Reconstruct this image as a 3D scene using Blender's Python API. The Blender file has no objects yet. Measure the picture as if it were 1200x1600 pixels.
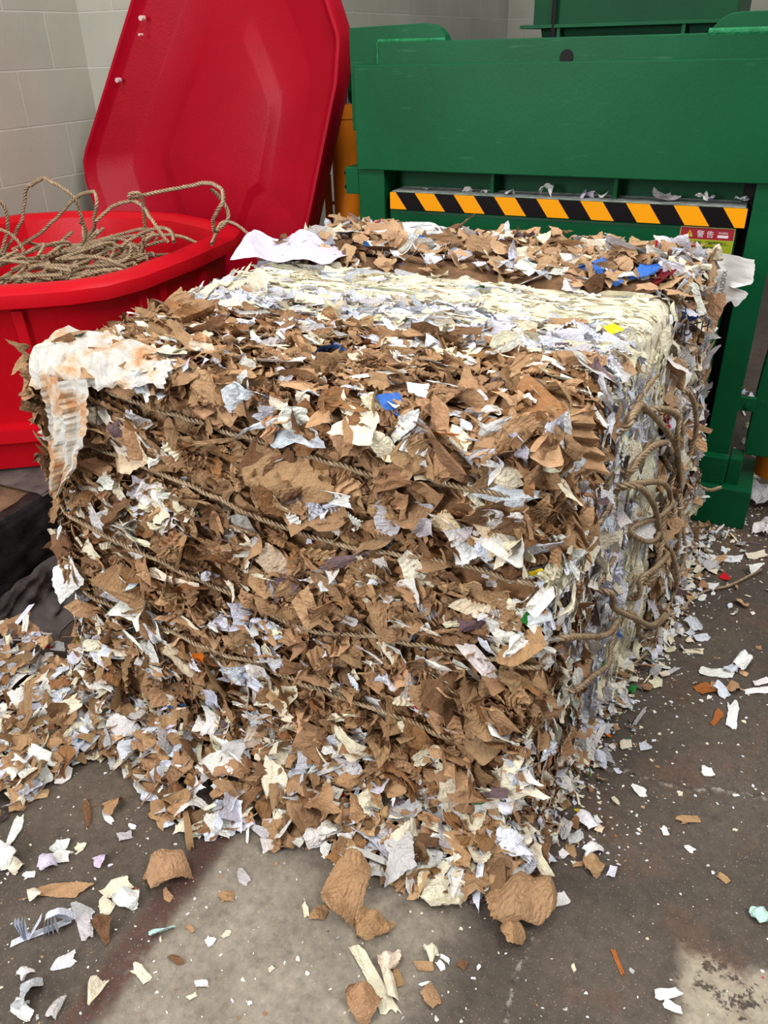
import bpy, bmesh, math, random
import numpy as np
from mathutils import Vector, Matrix, noise

# ------------------------------------------------------------------ camera, world, lights
scn = bpy.context.scene
COL = scn.collection
rng = np.random.default_rng(11)
random.seed(5)

cam_d = bpy.data.cameras.new('camera')
cam_d.sensor_width = 36.0
cam_d.lens = 28.125
cam_d.clip_end = 60
cam = bpy.data.objects.new('camera', cam_d)
COL.objects.link(cam)
R_ = Vector((0.910350, 0.413167, -0.023595)); U_ = Vector((-0.190058, 0.468050, 0.863022)); F_ = Vector((-0.367616, 0.781168, -0.504615))
M = Matrix((R_, U_, -F_)).transposed().to_4x4()
M.translation = Vector((0, 0, 1.6))
cam.matrix_world = M
scn.camera = cam

w = bpy.data.worlds.new('world')
scn.world = w
w.use_nodes = True
w.node_tree.nodes['Background'].inputs[0].default_value = (0.93, 0.96, 1.0, 1)
w.node_tree.nodes['Background'].inputs[1].default_value = 0.36

def area(name, loc, target, sx, sy, power, color=(1, 1, 1)):
    d = bpy.data.lights.new(name, 'AREA')
    d.shape = 'RECTANGLE'; d.size = sx; d.size_y = sy; d.energy = power; d.color = color
    o = bpy.data.objects.new(name, d); COL.objects.link(o)
    o.location = loc
    o.rotation_euler = (Vector(target) - Vector(loc)).to_track_quat('-Z', 'Y').to_euler()
    return o
area('ceiling_light', (-0.4, 2.6, 5.0), (-0.5, 2.0, 0), 2.4, 1.2, 92, (1, 0.98, 0.95))
area('ceiling_light', (-1.6, -0.6, 5.0), (-1.0, 1.4, 0.3), 2.4, 1.0, 100, (1, 0.98, 0.95))
area('ceiling_light', (2.0, 0.4, 4.4), (-0.3, 1.9, 0.3), 2.0, 1.2, 130, (1, 0.98, 0.95))
area('doorway_daylight', (-3.0, -3.4, 2.7), (-0.8, 1.6, 0.6), 2.2, 2.2, 360, (0.97, 0.98, 1.0))

scn.view_settings.view_transform = 'Standard'
scn.view_settings.look = 'None'
scn.view_settings.exposure = 0.0
scn.view_settings.gamma = 1.0
scn.view_settings.use_curve_mapping = False

# ------------------------------------------------------------------ helpers
def lin(r, g, b):
    f = lambda c: (c / 255 / 12.92) if c / 255 <= 0.04045 else ((c / 255 + 0.055) / 1.055) ** 2.4
    return (f(r), f(g), f(b))

def tag(o, label=None, cat=None, group=None, kind=None):
    if label: o['label'] = label
    if cat: o['category'] = cat
    if group: o['group'] = group
    if kind: o['kind'] = kind
    return o

def empty(name, loc, label=None, cat=None, group=None):
    o = bpy.data.objects.new(name, None)
    o.empty_display_size = 0.05
    o.location = loc
    COL.objects.link(o)
    return tag(o, label, cat, group)

def wloc(o):
    p = Vector((0, 0, 0))
    while o is not None:
        p += o.location; o = o.parent
    return p

def link_mesh(name, me, origin, parent=None):
    o = bpy.data.objects.new(name, me)
    COL.objects.link(o)
    if parent is not None:
        o.parent = parent
        o.location = Vector(origin) - wloc(parent)
    else:
        o.location = origin
    return o

def mesh_np(name, V, Q, mat, parent=None, col=None, uv=None, smooth=False, base=False):
    """V (n,3) world space, Q list or (m,4)/(m,3) array, col (n,4) per-vertex, uv (n,2) per-vertex"""
    V = np.asarray(V, dtype=np.float64)
    c = V.mean(axis=0)
    if base: c[2] = V[:, 2].min()
    me = bpy.data.meshes.new(name)
    if isinstance(Q, np.ndarray):
        n, k = Q.shape
        me.vertices.add(len(V)); me.loops.add(n * k); me.polygons.add(n)
        me.vertices.foreach_set('co', (V - c).astype(np.float32).ravel())
        me.loops.foreach_set('vertex_index', Q.astype(np.int32).ravel())
        me.polygons.foreach_set('loop_start', np.arange(0, n * k, k, dtype=np.int32))
        me.polygons.foreach_set('loop_total', np.full(n, k, dtype=np.int32))
        lv = Q.ravel()
    else:
        me.from_pydata([tuple(v) for v in (V - c)], [], Q)
        lv = np.array([i for f in Q for i in f])
    me.update(calc_edges=True)
    if uv is not None:
        l = me.uv_layers.new(name='uv')
        l.data.foreach_set('uv', np.asarray(uv, dtype=np.float32)[lv].ravel())
    if col is not None:
        a = me.color_attributes.new('col', 'FLOAT_COLOR', 'POINT')
        a.data.foreach_set('color', np.asarray(col, dtype=np.float32).ravel())
    me.materials.append(mat)
    me.polygons.foreach_set('use_smooth', np.full(len(me.polygons), smooth, dtype=bool))
    me.validate()
    return link_mesh(name, me, c, parent)

class MB:
    """collects shapes in a bmesh and links them as ONE mesh object"""
    def __init__(s): s.bm = bmesh.new()
    def box(s, x0, x1, y0, y1, z0, z1):
        vs = [s.bm.verts.new(p) for p in ((x0,y0,z0),(x1,y0,z0),(x1,y1,z0),(x0,y1,z0),(x0,y0,z1),(x1,y0,z1),(x1,y1,z1),(x0,y1,z1))]
        for f in ((3,2,1,0),(4,5,6,7),(0,1,5,4),(1,2,6,5),(2,3,7,6),(3,0,4,7)):
            s.bm.faces.new([vs[i] for i in f])
        return s
    def prism_y(s, pts, y0, y1):
        """polygon in XZ extruded along Y"""
        a = [s.bm.verts.new((x, y0, z)) for x, z in pts]; b = [s.bm.verts.new((x, y1, z)) for x, z in pts]
        s.bm.faces.new(a); s.bm.faces.new(b[::-1])
        n = len(pts)
        for i in range(n): s.bm.faces.new((a[i], b[i], b[(i+1) % n], a[(i+1) % n]))
        return s
    def prism_x(s, pts, x0, x1):
        a = [s.bm.verts.new((x0, y, z)) for y, z in pts]; b = [s.bm.verts.new((x1, y, z)) for y, z in pts]
        s.bm.faces.new(a); s.bm.faces.new(b[::-1])
        n = len(pts)
        for i in range(n): s.bm.faces.new((a[i], b[i], b[(i+1) % n], a[(i+1) % n]))
        return s
    def cyl(s, p, q, r, n=20, r2=None):
        p = Vector(p); q = Vector(q); d = (q - p).normalized()
        t = d.orthogonal().normalized(); b = d.cross(t)
        r2 = r if r2 is None else r2
        A = [s.bm.verts.new(p + (t * math.cos(k * 2 * math.pi / n) + b * math.sin(k * 2 * math.pi / n)) * r) for k in range(n)]
        B = [s.bm.verts.new(q + (t * math.cos(k * 2 * math.pi / n) + b * math.sin(k * 2 * math.pi / n)) * r2) for k in range(n)]
        s.bm.faces.new(A[::-1]); s.bm.faces.new(B)
        for i in range(n): s.bm.faces.new((A[i], A[(i+1) % n], B[(i+1) % n], B[i]))
        return s
    def rings(s, rings, cap0=True, cap1=True):
        R = [[s.bm.verts.new(p) for p in r] for r in rings]
        n = len(R[0])
        for a, b in zip(R[:-1], R[1:]):
            for i in range(n): s.bm.faces.new((a[i], a[(i+1) % n], b[(i+1) % n], b[i]))
        if cap0: s.bm.faces.new(R[0][::-1])
        if cap1: s.bm.faces.new(R[-1])
        return s
    def build(s, name, mat, parent=None, bevel=0, seg=2, smooth=False):
        bm = s.bm
        bmesh.ops.recalc_face_normals(bm, faces=bm.faces)
        if bevel:
            bmesh.ops.bevel(bm, geom=[e for e in bm.edges if e.calc_face_angle(0) > 0.35], offset=bevel, segments=seg, affect='EDGES', profile=0.6, clamp_overlap=True)
        vs = [v.co for v in bm.verts]
        c = Vector([(min(v[i] for v in vs) + max(v[i] for v in vs)) / 2 for i in range(3)])
        c.z = min(v.z for v in vs)
        for v in bm.verts: v.co -= c
        me = bpy.data.meshes.new(name); bm.to_mesh(me); bm.free()
        me.materials.append(mat)
        me.polygons.foreach_set('use_smooth', np.full(len(me.polygons), smooth, dtype=bool))
        if smooth:
            me.set_sharp_from_angle(angle=0.6)
        return link_mesh(name, me, c, parent)

# ------------------------------------------------------------------ materials
def new_mat(name):
    m = bpy.data.materials.new(name); m.use_nodes = True
    nt = m.node_tree
    return m, nt, nt.nodes['Principled BSDF']
def N(nt, t, **kw):
    n = nt.nodes.new(t)
    for k, v in kw.items():
        if k in n.inputs: n.inputs[k].default_value = v
        else: setattr(n, k, v)
    return n
def L(nt, a, ao, b, bi): nt.links.new(a.outputs[ao], b.inputs[bi])
def ramp(nt, stops):
    n = nt.nodes.new('ShaderNodeValToRGB'); e = n.color_ramp.elements
    while len(e) < len(stops): e.new(0.5)
    for el, (p, c) in zip(e, stops):
        el.position = p; el.color = (*c, 1) if len(c) == 3 else c
    return n
def mixc(nt, blend='MIX', fac=0.5):
    n = nt.nodes.new('ShaderNodeMix'); n.data_type = 'RGBA'; n.blend_type = blend; n.inputs[0].default_value = fac
    return n   # inputs 0 fac, 6 A, 7 B; output 2
def pos(nt): return nt.nodes.new('ShaderNodeNewGeometry')

def paint(name, c, rough=0.4, var=0.12, scratch=0.0, bump=0.05, c2=None, scale=3, metal=0, spec=0.15):
    m, nt, b = new_mat(name)
    g = pos(nt); nz = N(nt, 'ShaderNodeTexNoise', Scale=scale, Detail=6.0, Roughness=0.6)
    L(nt, g, 'Position', nz, 'Vector')
    lo = tuple(x * (1 - var) for x in c); hi = tuple(min(1, x * (1 + var)) for x in c)
    r = ramp(nt, [(0.35, lo), (0.65, hi if c2 is None else c2)]); L(nt, nz, 0, r, 0)
    src, so = r, 0
    if scratch:
        mp = N(nt, 'ShaderNodeMapping'); mp.inputs['Scale'].default_value = (6, 6, 60); mp.inputs['Rotation'].default_value = (0, 0.5, 0.2)
        L(nt, g, 'Position', mp, 'Vector')
        n2 = N(nt, 'ShaderNodeTexNoise', Scale=1.0, Detail=8.0); L(nt, mp, 0, n2, 'Vector')
        r2 = ramp(nt, [(0.66, (0, 0, 0)), (0.72, (scratch,) * 3)]); L(nt, n2, 0, r2, 0)
        mx = mixc(nt); L(nt, r2, 0, mx, 0); L(nt, r, 0, mx, 6); mx.inputs[7].default_value = (*[min(1, x * 1.6 + 0.06) for x in c], 1)
        src, so = mx, 2
    L(nt, src, so, b, 'Base Color')
    b.inputs['Roughness'].default_value = rough; b.inputs['Metallic'].default_value = metal
    b.inputs['Specular IOR Level'].default_value = spec
    if bump:
        n3 = N(nt, 'ShaderNodeTexNoise', Scale=90.0, Detail=3.0); L(nt, g, 'Position', n3, 'Vector')
        bp = N(nt, 'ShaderNodeBump', Strength=bump, Distance=0.01); L(nt, n3, 0, bp, 'Height'); L(nt, bp, 0, b, 'Normal')
    return m

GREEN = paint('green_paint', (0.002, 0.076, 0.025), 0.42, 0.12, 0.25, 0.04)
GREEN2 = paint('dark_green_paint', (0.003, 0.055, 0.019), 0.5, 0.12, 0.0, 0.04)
RED = paint('red_plastic', (0.47, 0.003, 0.010), 0.38, 0.08, 0, 0.06, scale=2)
LIDRED = paint('crimson_plastic', (0.34, 0.001, 0.012), 0.40, 0.10, 0, 0.08, scale=2.5)
ORANGE = paint('orange_paint', (0.62, 0.17, 0.008), 0.38, 0.1, 0.2, 0.03)
STEEL = paint('steel', (0.55, 0.55, 0.56), 0.25, 0.1, 0, 0, metal=1)
DARK = paint('dark_parts_and_shade', (0.012, 0.012, 0.012), 0.7, 0.1, 0, 0)  # near-black for bolts and pipes, and for shade put into hole and gap
DUST = paint('dusty_green_ledge', (0.26, 0.28, 0.26), 0.8, 0.4, 0, 0.2, scale=25)
WOOD = paint('pallet_wood', (0.16, 0.095, 0.055), 0.75, 0.45, 0, 0.3, scale=9)
FILM = paint('black_stretch_film', (0.022, 0.019, 0.019), 0.35, 0.5, 0, 0.25, scale=14)
FILMG = paint('grey_dusty_film', (0.115, 0.098, 0.090), 0.5, 0.4, 0, 0.25, scale=12)
RIVET = paint('pale_rivet', (0.6, 0.45, 0.42), 0.5, 0.1, 0, 0)
INK = paint('black_ink', (0.015, 0.015, 0.018), 0.6, 0, 0, 0)
GREENW = paint('weld_paint', (0.012, 0.15, 0.055), 0.5, 0.3, 0, 0.4, scale=60)

def paper_mat(name, rough=0.85, bump=0.8):
    m, nt, b = new_mat(name)
    at = N(nt, 'ShaderNodeAttribute', attribute_name='col')
    g = pos(nt)
    nz = N(nt, 'ShaderNodeTexNoise', Scale=70.0, Detail=5.0, Roughness=0.65); L(nt, g, 'Position', nz, 'Vector')
    r = ramp(nt, [(0.3, (0.80, 0.79, 0.77)), (0.6, (1.0, 1.0, 1.0))]); L(nt, nz, 0, r, 0)
    mx = mixc(nt, 'MULTIPLY', 1.0); L(nt, at, 'Color', mx, 6); L(nt, r, 0, mx, 7)
    # printed lines: uv in centimetres, strength in the attribute's alpha
    uv = N(nt, 'ShaderNodeUVMap', uv_map='uv')
    sp = nt.nodes.new('ShaderNodeSeparateXYZ'); L(nt, uv, 0, sp, 0)
    fr = N(nt, 'ShaderNodeMath', operation='MULTIPLY'); fr.inputs[1].default_value = 3.1; L(nt, sp, 'Y', fr, 0)
    fc = N(nt, 'ShaderNodeMath', operation='FRACT'); L(nt, fr, 0, fc, 0)
    lt = N(nt, 'ShaderNodeMath', operation='LESS_THAN'); lt.inputs[1].default_value = 0.36; L(nt, fc, 0, lt, 0)
    mp = N(nt, 'ShaderNodeMapping'); mp.inputs['Scale'].default_value = (5, 0.8, 1); L(nt, uv, 0, mp, 'Vector')
    n2 = N(nt, 'ShaderNodeTexNoise', Scale=1.6, Detail=2.0); L(nt, mp, 0, n2, 'Vector')
    g2 = N(nt, 'ShaderNodeMath', operation='GREATER_THAN'); g2.inputs[1].default_value = 0.5; L(nt, n2, 0, g2, 0)
    a1 = N(nt, 'ShaderNodeMath', operation='MULTIPLY'); L(nt, lt, 0, a1, 0); L(nt, g2, 0, a1, 1)
    a2 = N(nt, 'ShaderNodeMath', operation='MULTIPLY'); L(nt, a1, 0, a2, 0); L(nt, at, 'Alpha', a2, 1)
    mx2 = mixc(nt); L(nt, a2, 0, mx2, 0); L(nt, mx, 2, mx2, 6); mx2.inputs[7].default_value = (0.05, 0.05, 0.07, 1)
    L(nt, mx2, 2, b, 'Base Color')
    b.inputs['Roughness'].default_value = rough
    b.inputs['Specular IOR Level'].default_value = 0.25
    n3 = N(nt, 'ShaderNodeTexNoise', Scale=160.0, Detail=4.0, Roughness=0.7); L(nt, g, 'Position', n3, 'Vector')
    v3 = N(nt, 'ShaderNodeTexVoronoi', Scale=95.0); v3.feature = 'DISTANCE_TO_EDGE'; L(nt, g, 'Position', v3, 'Vector')
    ad = N(nt, 'ShaderNodeMath', operation='ADD'); L(nt, n3, 0, ad, 0); L(nt, v3, 0, ad, 1)
    bp = N(nt, 'ShaderNodeBump', Strength=bump, Distance=0.004); L(nt, ad, 0, bp, 'Height'); L(nt, bp, 0, b, 'Normal')
    return m
PAPER = paper_mat('scrap_paper')

def rope_mat():
    m, nt, b = new_mat('twisted_rope')
    uv = N(nt, 'ShaderNodeUVMap', uv_map='uv')
    sp = nt.nodes.new('ShaderNodeSeparateXYZ'); L(nt, uv, 0, sp, 0)
    nz = N(nt, 'ShaderNodeTexNoise', Scale=1.0, Detail=4.0)
    mp = N(nt, 'ShaderNodeMapping'); mp.inputs['Scale'].default_value = (5, 60, 1); L(nt, uv, 0, mp, 'Vector'); L(nt, mp, 0, nz, 'Vector')
    r = ramp(nt, [(0.36, lin(58, 42, 30)), (0.46, lin(128, 100, 70)), (0.55, lin(180, 150, 110)), (0.63, lin(244, 230, 202))])  # palest flecks are glints painted into the rope's colour
    L(nt, nz, 0, r, 0)
    L(nt, r, 0, b, 'Base Color')
    b.inputs['Roughness'].default_value = 0.38; b.inputs['Metallic'].default_value = 0.1
    return m
ROPE = rope_mat()

def sheet_mat():
    m, nt, b = new_mat('stained_sheet')
    g = pos(nt)
    nz = N(nt, 'ShaderNodeTexNoise', Scale=11.0, Detail=6.0, Roughness=0.7); L(nt, g, 'Position', nz, 'Vector')
    r = ramp(nt, [(0.47, lin(194, 190, 182)), (0.54, lin(192, 172, 148)), (0.62, lin(180, 132, 90)), (0.8, lin(170, 105, 60))])
    L(nt, nz, 0, r, 0); L(nt, r, 0, b, 'Base Color'); b.inputs['Roughness'].default_value = 0.8
    n3 = N(nt, 'ShaderNodeTexNoise', Scale=120.0, Detail=4.0); L(nt, g, 'Position', n3, 'Vector')
    bp = N(nt, 'ShaderNodeBump', Strength=0.4, Distance=0.004); L(nt, n3, 0, bp, 'Height'); L(nt, bp, 0, b, 'Normal')
    return m
STAINED = sheet_mat()

# ------------------------------------------------------------------ room
def floor_mat():
    m, nt, b = new_mat('stained_concrete')
    g = pos(nt); sp = nt.nodes.new('ShaderNodeSeparateXYZ'); L(nt, g, 'Position', sp, 0)
    def noise_(scale, det=6.0, rough=0.6):
        n = N(nt, 'ShaderNodeTexNoise', Scale=scale, Detail=det, Roughness=rough); L(nt, g, 'Position', n, 'Vector'); return n
    def math_(op, a, bb=None, c=None, clamp=False):
        n = nt.nodes.new('ShaderNodeMath'); n.operation = op; n.use_clamp = clamp
        for i, v in enumerate((a, bb, c)):
            if v is None: continue
            if isinstance(v, (int, float)): n.inputs[i].default_value = v
            else: nt.links.new(v, n.inputs[i])
        return n.outputs[0]
    def sstep(v, a, bb):
        n = nt.nodes.new('ShaderNodeMapRange'); n.interpolation_type = 'SMOOTHSTEP'
        nt.links.new(v, n.inputs[0]); n.inputs[1].default_value = a; n.inputs[2].default_value = bb
        return n.outputs[0]
    nb = noise_(1.8); nm = noise_(9.0); nf = noise_(55.0, 8.0, 0.7); nd = noise_(5.0, 4.0)
    wob = math_('MULTIPLY_ADD', nd.outputs[0], 0.16, -0.08)
    X = math_('ADD', sp.outputs['X'], wob); Y = math_('ADD', sp.outputs['Y'], wob)
    r0 = ramp(nt, [(0.3, lin(58, 50, 42)), (0.5, lin(79, 69, 59)), (0.7, lin(100, 88, 75))]); L(nt, nb, 0, r0, 0)
    rl = ramp(nt, [(0.3, lin(122, 113, 100)), (0.7, lin(152, 142, 127))]); L(nt, nm, 0, rl, 0)
    # lighter slab in front: X in [-0.86,-0.34], Y < 0.98
    ml = math_('MULTIPLY', sstep(X, -0.90, -0.84), math_('SUBTRACT', 1.0, sstep(X, -0.40, -0.25)))
    ml = math_('MULTIPLY', ml, math_('SUBTRACT', 1.0, sstep(Y, 0.93, 1.05)))
    # pale bare patch on the lower right
    mp_ = math_('MULTIPLY', sstep(X, 0.11, 0.15), math_('SUBTRACT', 1.0, sstep(math_('ADD', Y, math_('MULTIPLY', nm.outputs[0], 0.10)), 1.15, 1.20)))
    mp_ = math_('MULTIPLY', mp_, math_('SUBTRACT', 1.0, sstep(X, 0.42, 0.5)))
    mp_ = math_('MULTIPLY', mp_, sstep(math_('ADD', nm.outputs[0], math_('MULTIPLY', nf.outputs[0], 0.7)), 0.74, 0.80))
    m1 = mixc(nt); nt.links.new(ml, m1.inputs[0]); L(nt, r0, 0, m1, 6); L(nt, rl, 0, m1, 7)
    m2 = mixc(nt); nt.links.new(mp_, m2.inputs[0]); L(nt, m1, 2, m2, 6); m2.inputs[7].default_value = (*lin(158, 147, 128), 1)
    # rust stained joint along X=-0.9
    wob2 = math_('MULTIPLY_ADD', nm.outputs[0], 0.05, -0.025)
    Xr = math_('ADD', sp.outputs['X'], wob2)
    rd = math_('ABSOLUTE', math_('ADD', Xr, 0.905))
    rm = math_('MULTIPLY', math_('SUBTRACT', 1.0, sstep(rd, 0.018, 0.045)), sstep(nf.outputs[0], 0.25, 0.6))
    rm = math_('MULTIPLY', rm, 1.0)
    m3 = mixc(nt); nt.links.new(rm, m3.inputs[0]); L(nt, m2, 2, m3, 6); m3.inputs[7].default_value = (*lin(78, 50, 40), 1)
    # rusty clouds on the right
    rc = math_('MULTIPLY', sstep(nd.outputs[0], 0.50, 0.66), sstep(X, -0.2, 0.0)); rc = math_('MULTIPLY', rc, 0.5)
    m4 = mixc(nt); nt.links.new(rc, m4.inputs[0]); L(nt, m3, 2, m4, 6); m4.inputs[7].default_value = (*lin(96, 68, 50), 1)
    # dark oil cloud
    oc = math_('MULTIPLY', sstep(nb.outputs[0], 0.52, 0.7), sstep(X, -0.33, -0.1)); oc = math_('MULTIPLY', oc, 0.5)
    m4b = mixc(nt); nt.links.new(oc, m4b.inputs[0]); L(nt, m4, 2, m4b, 6); m4b.inputs[7].default_value = (*lin(62, 54, 48), 1)
    # worn scuffs: medium scale dark and pale mottling
    n5 = noise_(22.0, 10.0, 0.75)
    rs = ramp(nt, [(0.36, (0.72, 0.70, 0.68)), (0.48, (0.98, 0.98, 0.98)), (0.56, (1.0, 1.0, 1.0)), (0.68, (1.32, 1.30, 1.27))]); L(nt, n5, 0, rs, 0)
    m4c = mixc(nt, 'MULTIPLY', 1.0); L(nt, m4b, 2, m4c, 6); L(nt, rs, 0, m4c, 7); m4b = m4c
    # cracks with pale dust: one across (Y about 1.5 + 0.16 x), one joint at X=-0.16
    wob3 = math_('MULTIPLY_ADD', nd.outputs[0], 0.10, -0.05)
    cy = math_('ADD', math_('SUBTRACT', math_('SUBTRACT', sp.outputs['Y'], 1.53), math_('MULTIPLY', sp.outputs['X'], 0.14)), wob3)
    c1 = math_('MULTIPLY', math_('SUBTRACT', 1.0, sstep(math_('ABSOLUTE', cy), 0.002, 0.014)), sstep(X, -0.3, -0.1))
    c2_ = math_('MULTIPLY', math_('SUBTRACT', 1.0, sstep(math_('ABSOLUTE', math_('ADD', math_('ADD', sp.outputs['X'], 0.165), wob2)), 0.001, 0.008)), math_('SUBTRACT', 1.0, sstep(sp.outputs['Y'], 0.95, 1.1)))
    cr = math_('MAXIMUM', c1, c2_)
    cw = math_('MULTIPLY', cr, sstep(nf.outputs[0], 0.5, 0.62))
    cd = math_('MULTIPLY', cr, math_('SUBTRACT', 1.0, sstep(nf.outputs[0], 0.35, 0.5)))
    m5 = mixc(nt); nt.links.new(cw, m5.inputs[0]); L(nt, m4b, 2, m5, 6); m5.inputs[7].default_value = (*lin(136, 128, 118), 1)
    m6 = mixc(nt); nt.links.new(cd, m6.inputs[0]); L(nt, m5, 2, m6, 6); m6.inputs[7].default_value = (*lin(48, 42, 38), 1)
    # fine grain
    rg = ramp(nt, [(0.3, (0.70, 0.70, 0.70)), (0.7, (1.22, 1.21, 1.19))]); L(nt, nf, 0, rg, 0)
    m7 = mixc(nt, 'MULTIPLY', 1.0); L(nt, m6, 2, m7, 6); L(nt, rg, 0, m7, 7)
    n9 = noise_(240.0, 2.0)
    sp9 = math_('MULTIPLY', sstep(n9.outputs[0], 0.64, 0.70), 0.6)
    m8 = mixc(nt); nt.links.new(sp9, m8.inputs[0]); L(nt, m7, 2, m8, 6); m8.inputs[7].default_value = (*lin(170, 162, 152), 1)
    L(nt, m8, 2, b, 'Base Color')
    b.inputs['Roughness'].default_value = 0.7
    bp = N(nt, 'ShaderNodeBump', Strength=0.25, Distance=0.004); L(nt, nf, 0, bp, 'Height'); L(nt, bp, 0, b, 'Normal')
    return m
fl = MB().box(-3.4, 3.0, -3.0, 8.0, -0.05, 0.0).build('floor', floor_mat()); tag(fl, 'stained concrete warehouse floor', 'floor', kind='structure')

def block_mat(axis):
    """painted blockwork, 0.45 x 0.225 blocks; axis is the horizontal direction of the wall"""
    m, nt, b = new_mat('painted_blockwork_' + axis)
    g = pos(nt); sp = nt.nodes.new('ShaderNodeSeparateXYZ'); L(nt, g, 'Position', sp, 0)
    cb = nt.nodes.new('ShaderNodeCombineXYZ'); L(nt, sp, axis, cb, 'X')
    az = N(nt, 'ShaderNodeMath', operation='ADD'); az.inputs[1].default_value = BLKZ; L(nt, sp, 'Z', az, 0); L(nt, az, 0, cb, 'Y')
    ax = N(nt, 'ShaderNodeMath', operation='ADD'); ax.inputs[1].default_value = BLKX; L(nt, sp, axis, ax, 0); nt.links.new(ax.outputs[0], cb.inputs['X'])
    br = N(nt, 'ShaderNodeTexBrick', Scale=1.0); br.offset = 0.5
    br.inputs['Brick Width'].default_value = 0.45; br.inputs['Row Height'].default_value = 0.2225
    br.inputs['Mortar Size'].default_value = 0.004; br.inputs['Mortar Smooth'].default_value = 0.3
    br.inputs['Color1'].default_value = (*lin(176, 174, 160), 1); br.inputs['Color2'].default_value = (*lin(168, 167, 153), 1)
    br.inputs['Mortar'].default_value = (*lin(192, 190, 178), 1)
    L(nt, cb, 0, br, 'Vector')
    nz = N(nt, 'ShaderNodeTexNoise', Scale=3.0, Detail=6.0); L(nt, g, 'Position', nz, 'Vector')
    r = ramp(nt, [(0.3, (0.9, 0.9, 0.9)), (0.7, (1.05, 1.05, 1.05))]); L(nt, nz, 0, r, 0)
    mx = mixc(nt, 'MULTIPLY', 1.0); L(nt, br, 'Color', mx, 6); L(nt, r, 0, mx, 7)
    L(nt, mx, 2, b, 'Base Color'); b.inputs['Roughness'].default_value = 0.55
    n3 = N(nt, 'ShaderNodeTexNoise', Scale=60.0, Detail=4.0); L(nt, g, 'Position', n3, 'Vector')
    iv = N(nt, 'ShaderNodeMath', operation='MULTIPLY_ADD'); iv.inputs[1].default_value = -1.0; L(nt, br, 'Fac', iv, 0); 
    ms = N(nt, 'ShaderNodeMath', operation='MULTIPLY'); ms.inputs[1].default_value = 0.18; L(nt, n3, 0, ms, 0); L(nt, ms, 0, iv, 2)
    bp = N(nt, 'ShaderNodeBump', Strength=0.7, Distance=0.006); L(nt, iv, 0, bp, 'Height'); L(nt, bp, 0, b, 'Normal')
    return m
BLKZ, BLKX = 0.02, -0.03
BY = block_mat('Y'); BX = block_mat('X')
tag(MB().box(-3.25, -3.1, -3.0, 3.4, 0, 3.6).build('wall_left', BY), 'painted grey block wall behind the red tub', 'wall', kind='structure')
tag(MB().box(-3.25, -2.4, 3.4, 3.55, 0, 3.6).build('wall_return', BX), 'short block wall return behind the red lid', 'wall', kind='structure')
tag(MB().box(-2.5, -2.35, 3.55, 7.75, 0, 3.6).build('wall_left_rear', BY), 'block wall running back beside the green baler', 'wall', kind='structure')
tag(MB().box(-2.5, 3.0, 7.75, 7.9, 0, 3.6).build('wall_back', BX), 'block wall at the back of the hall', 'wall', kind='structure')
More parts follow.
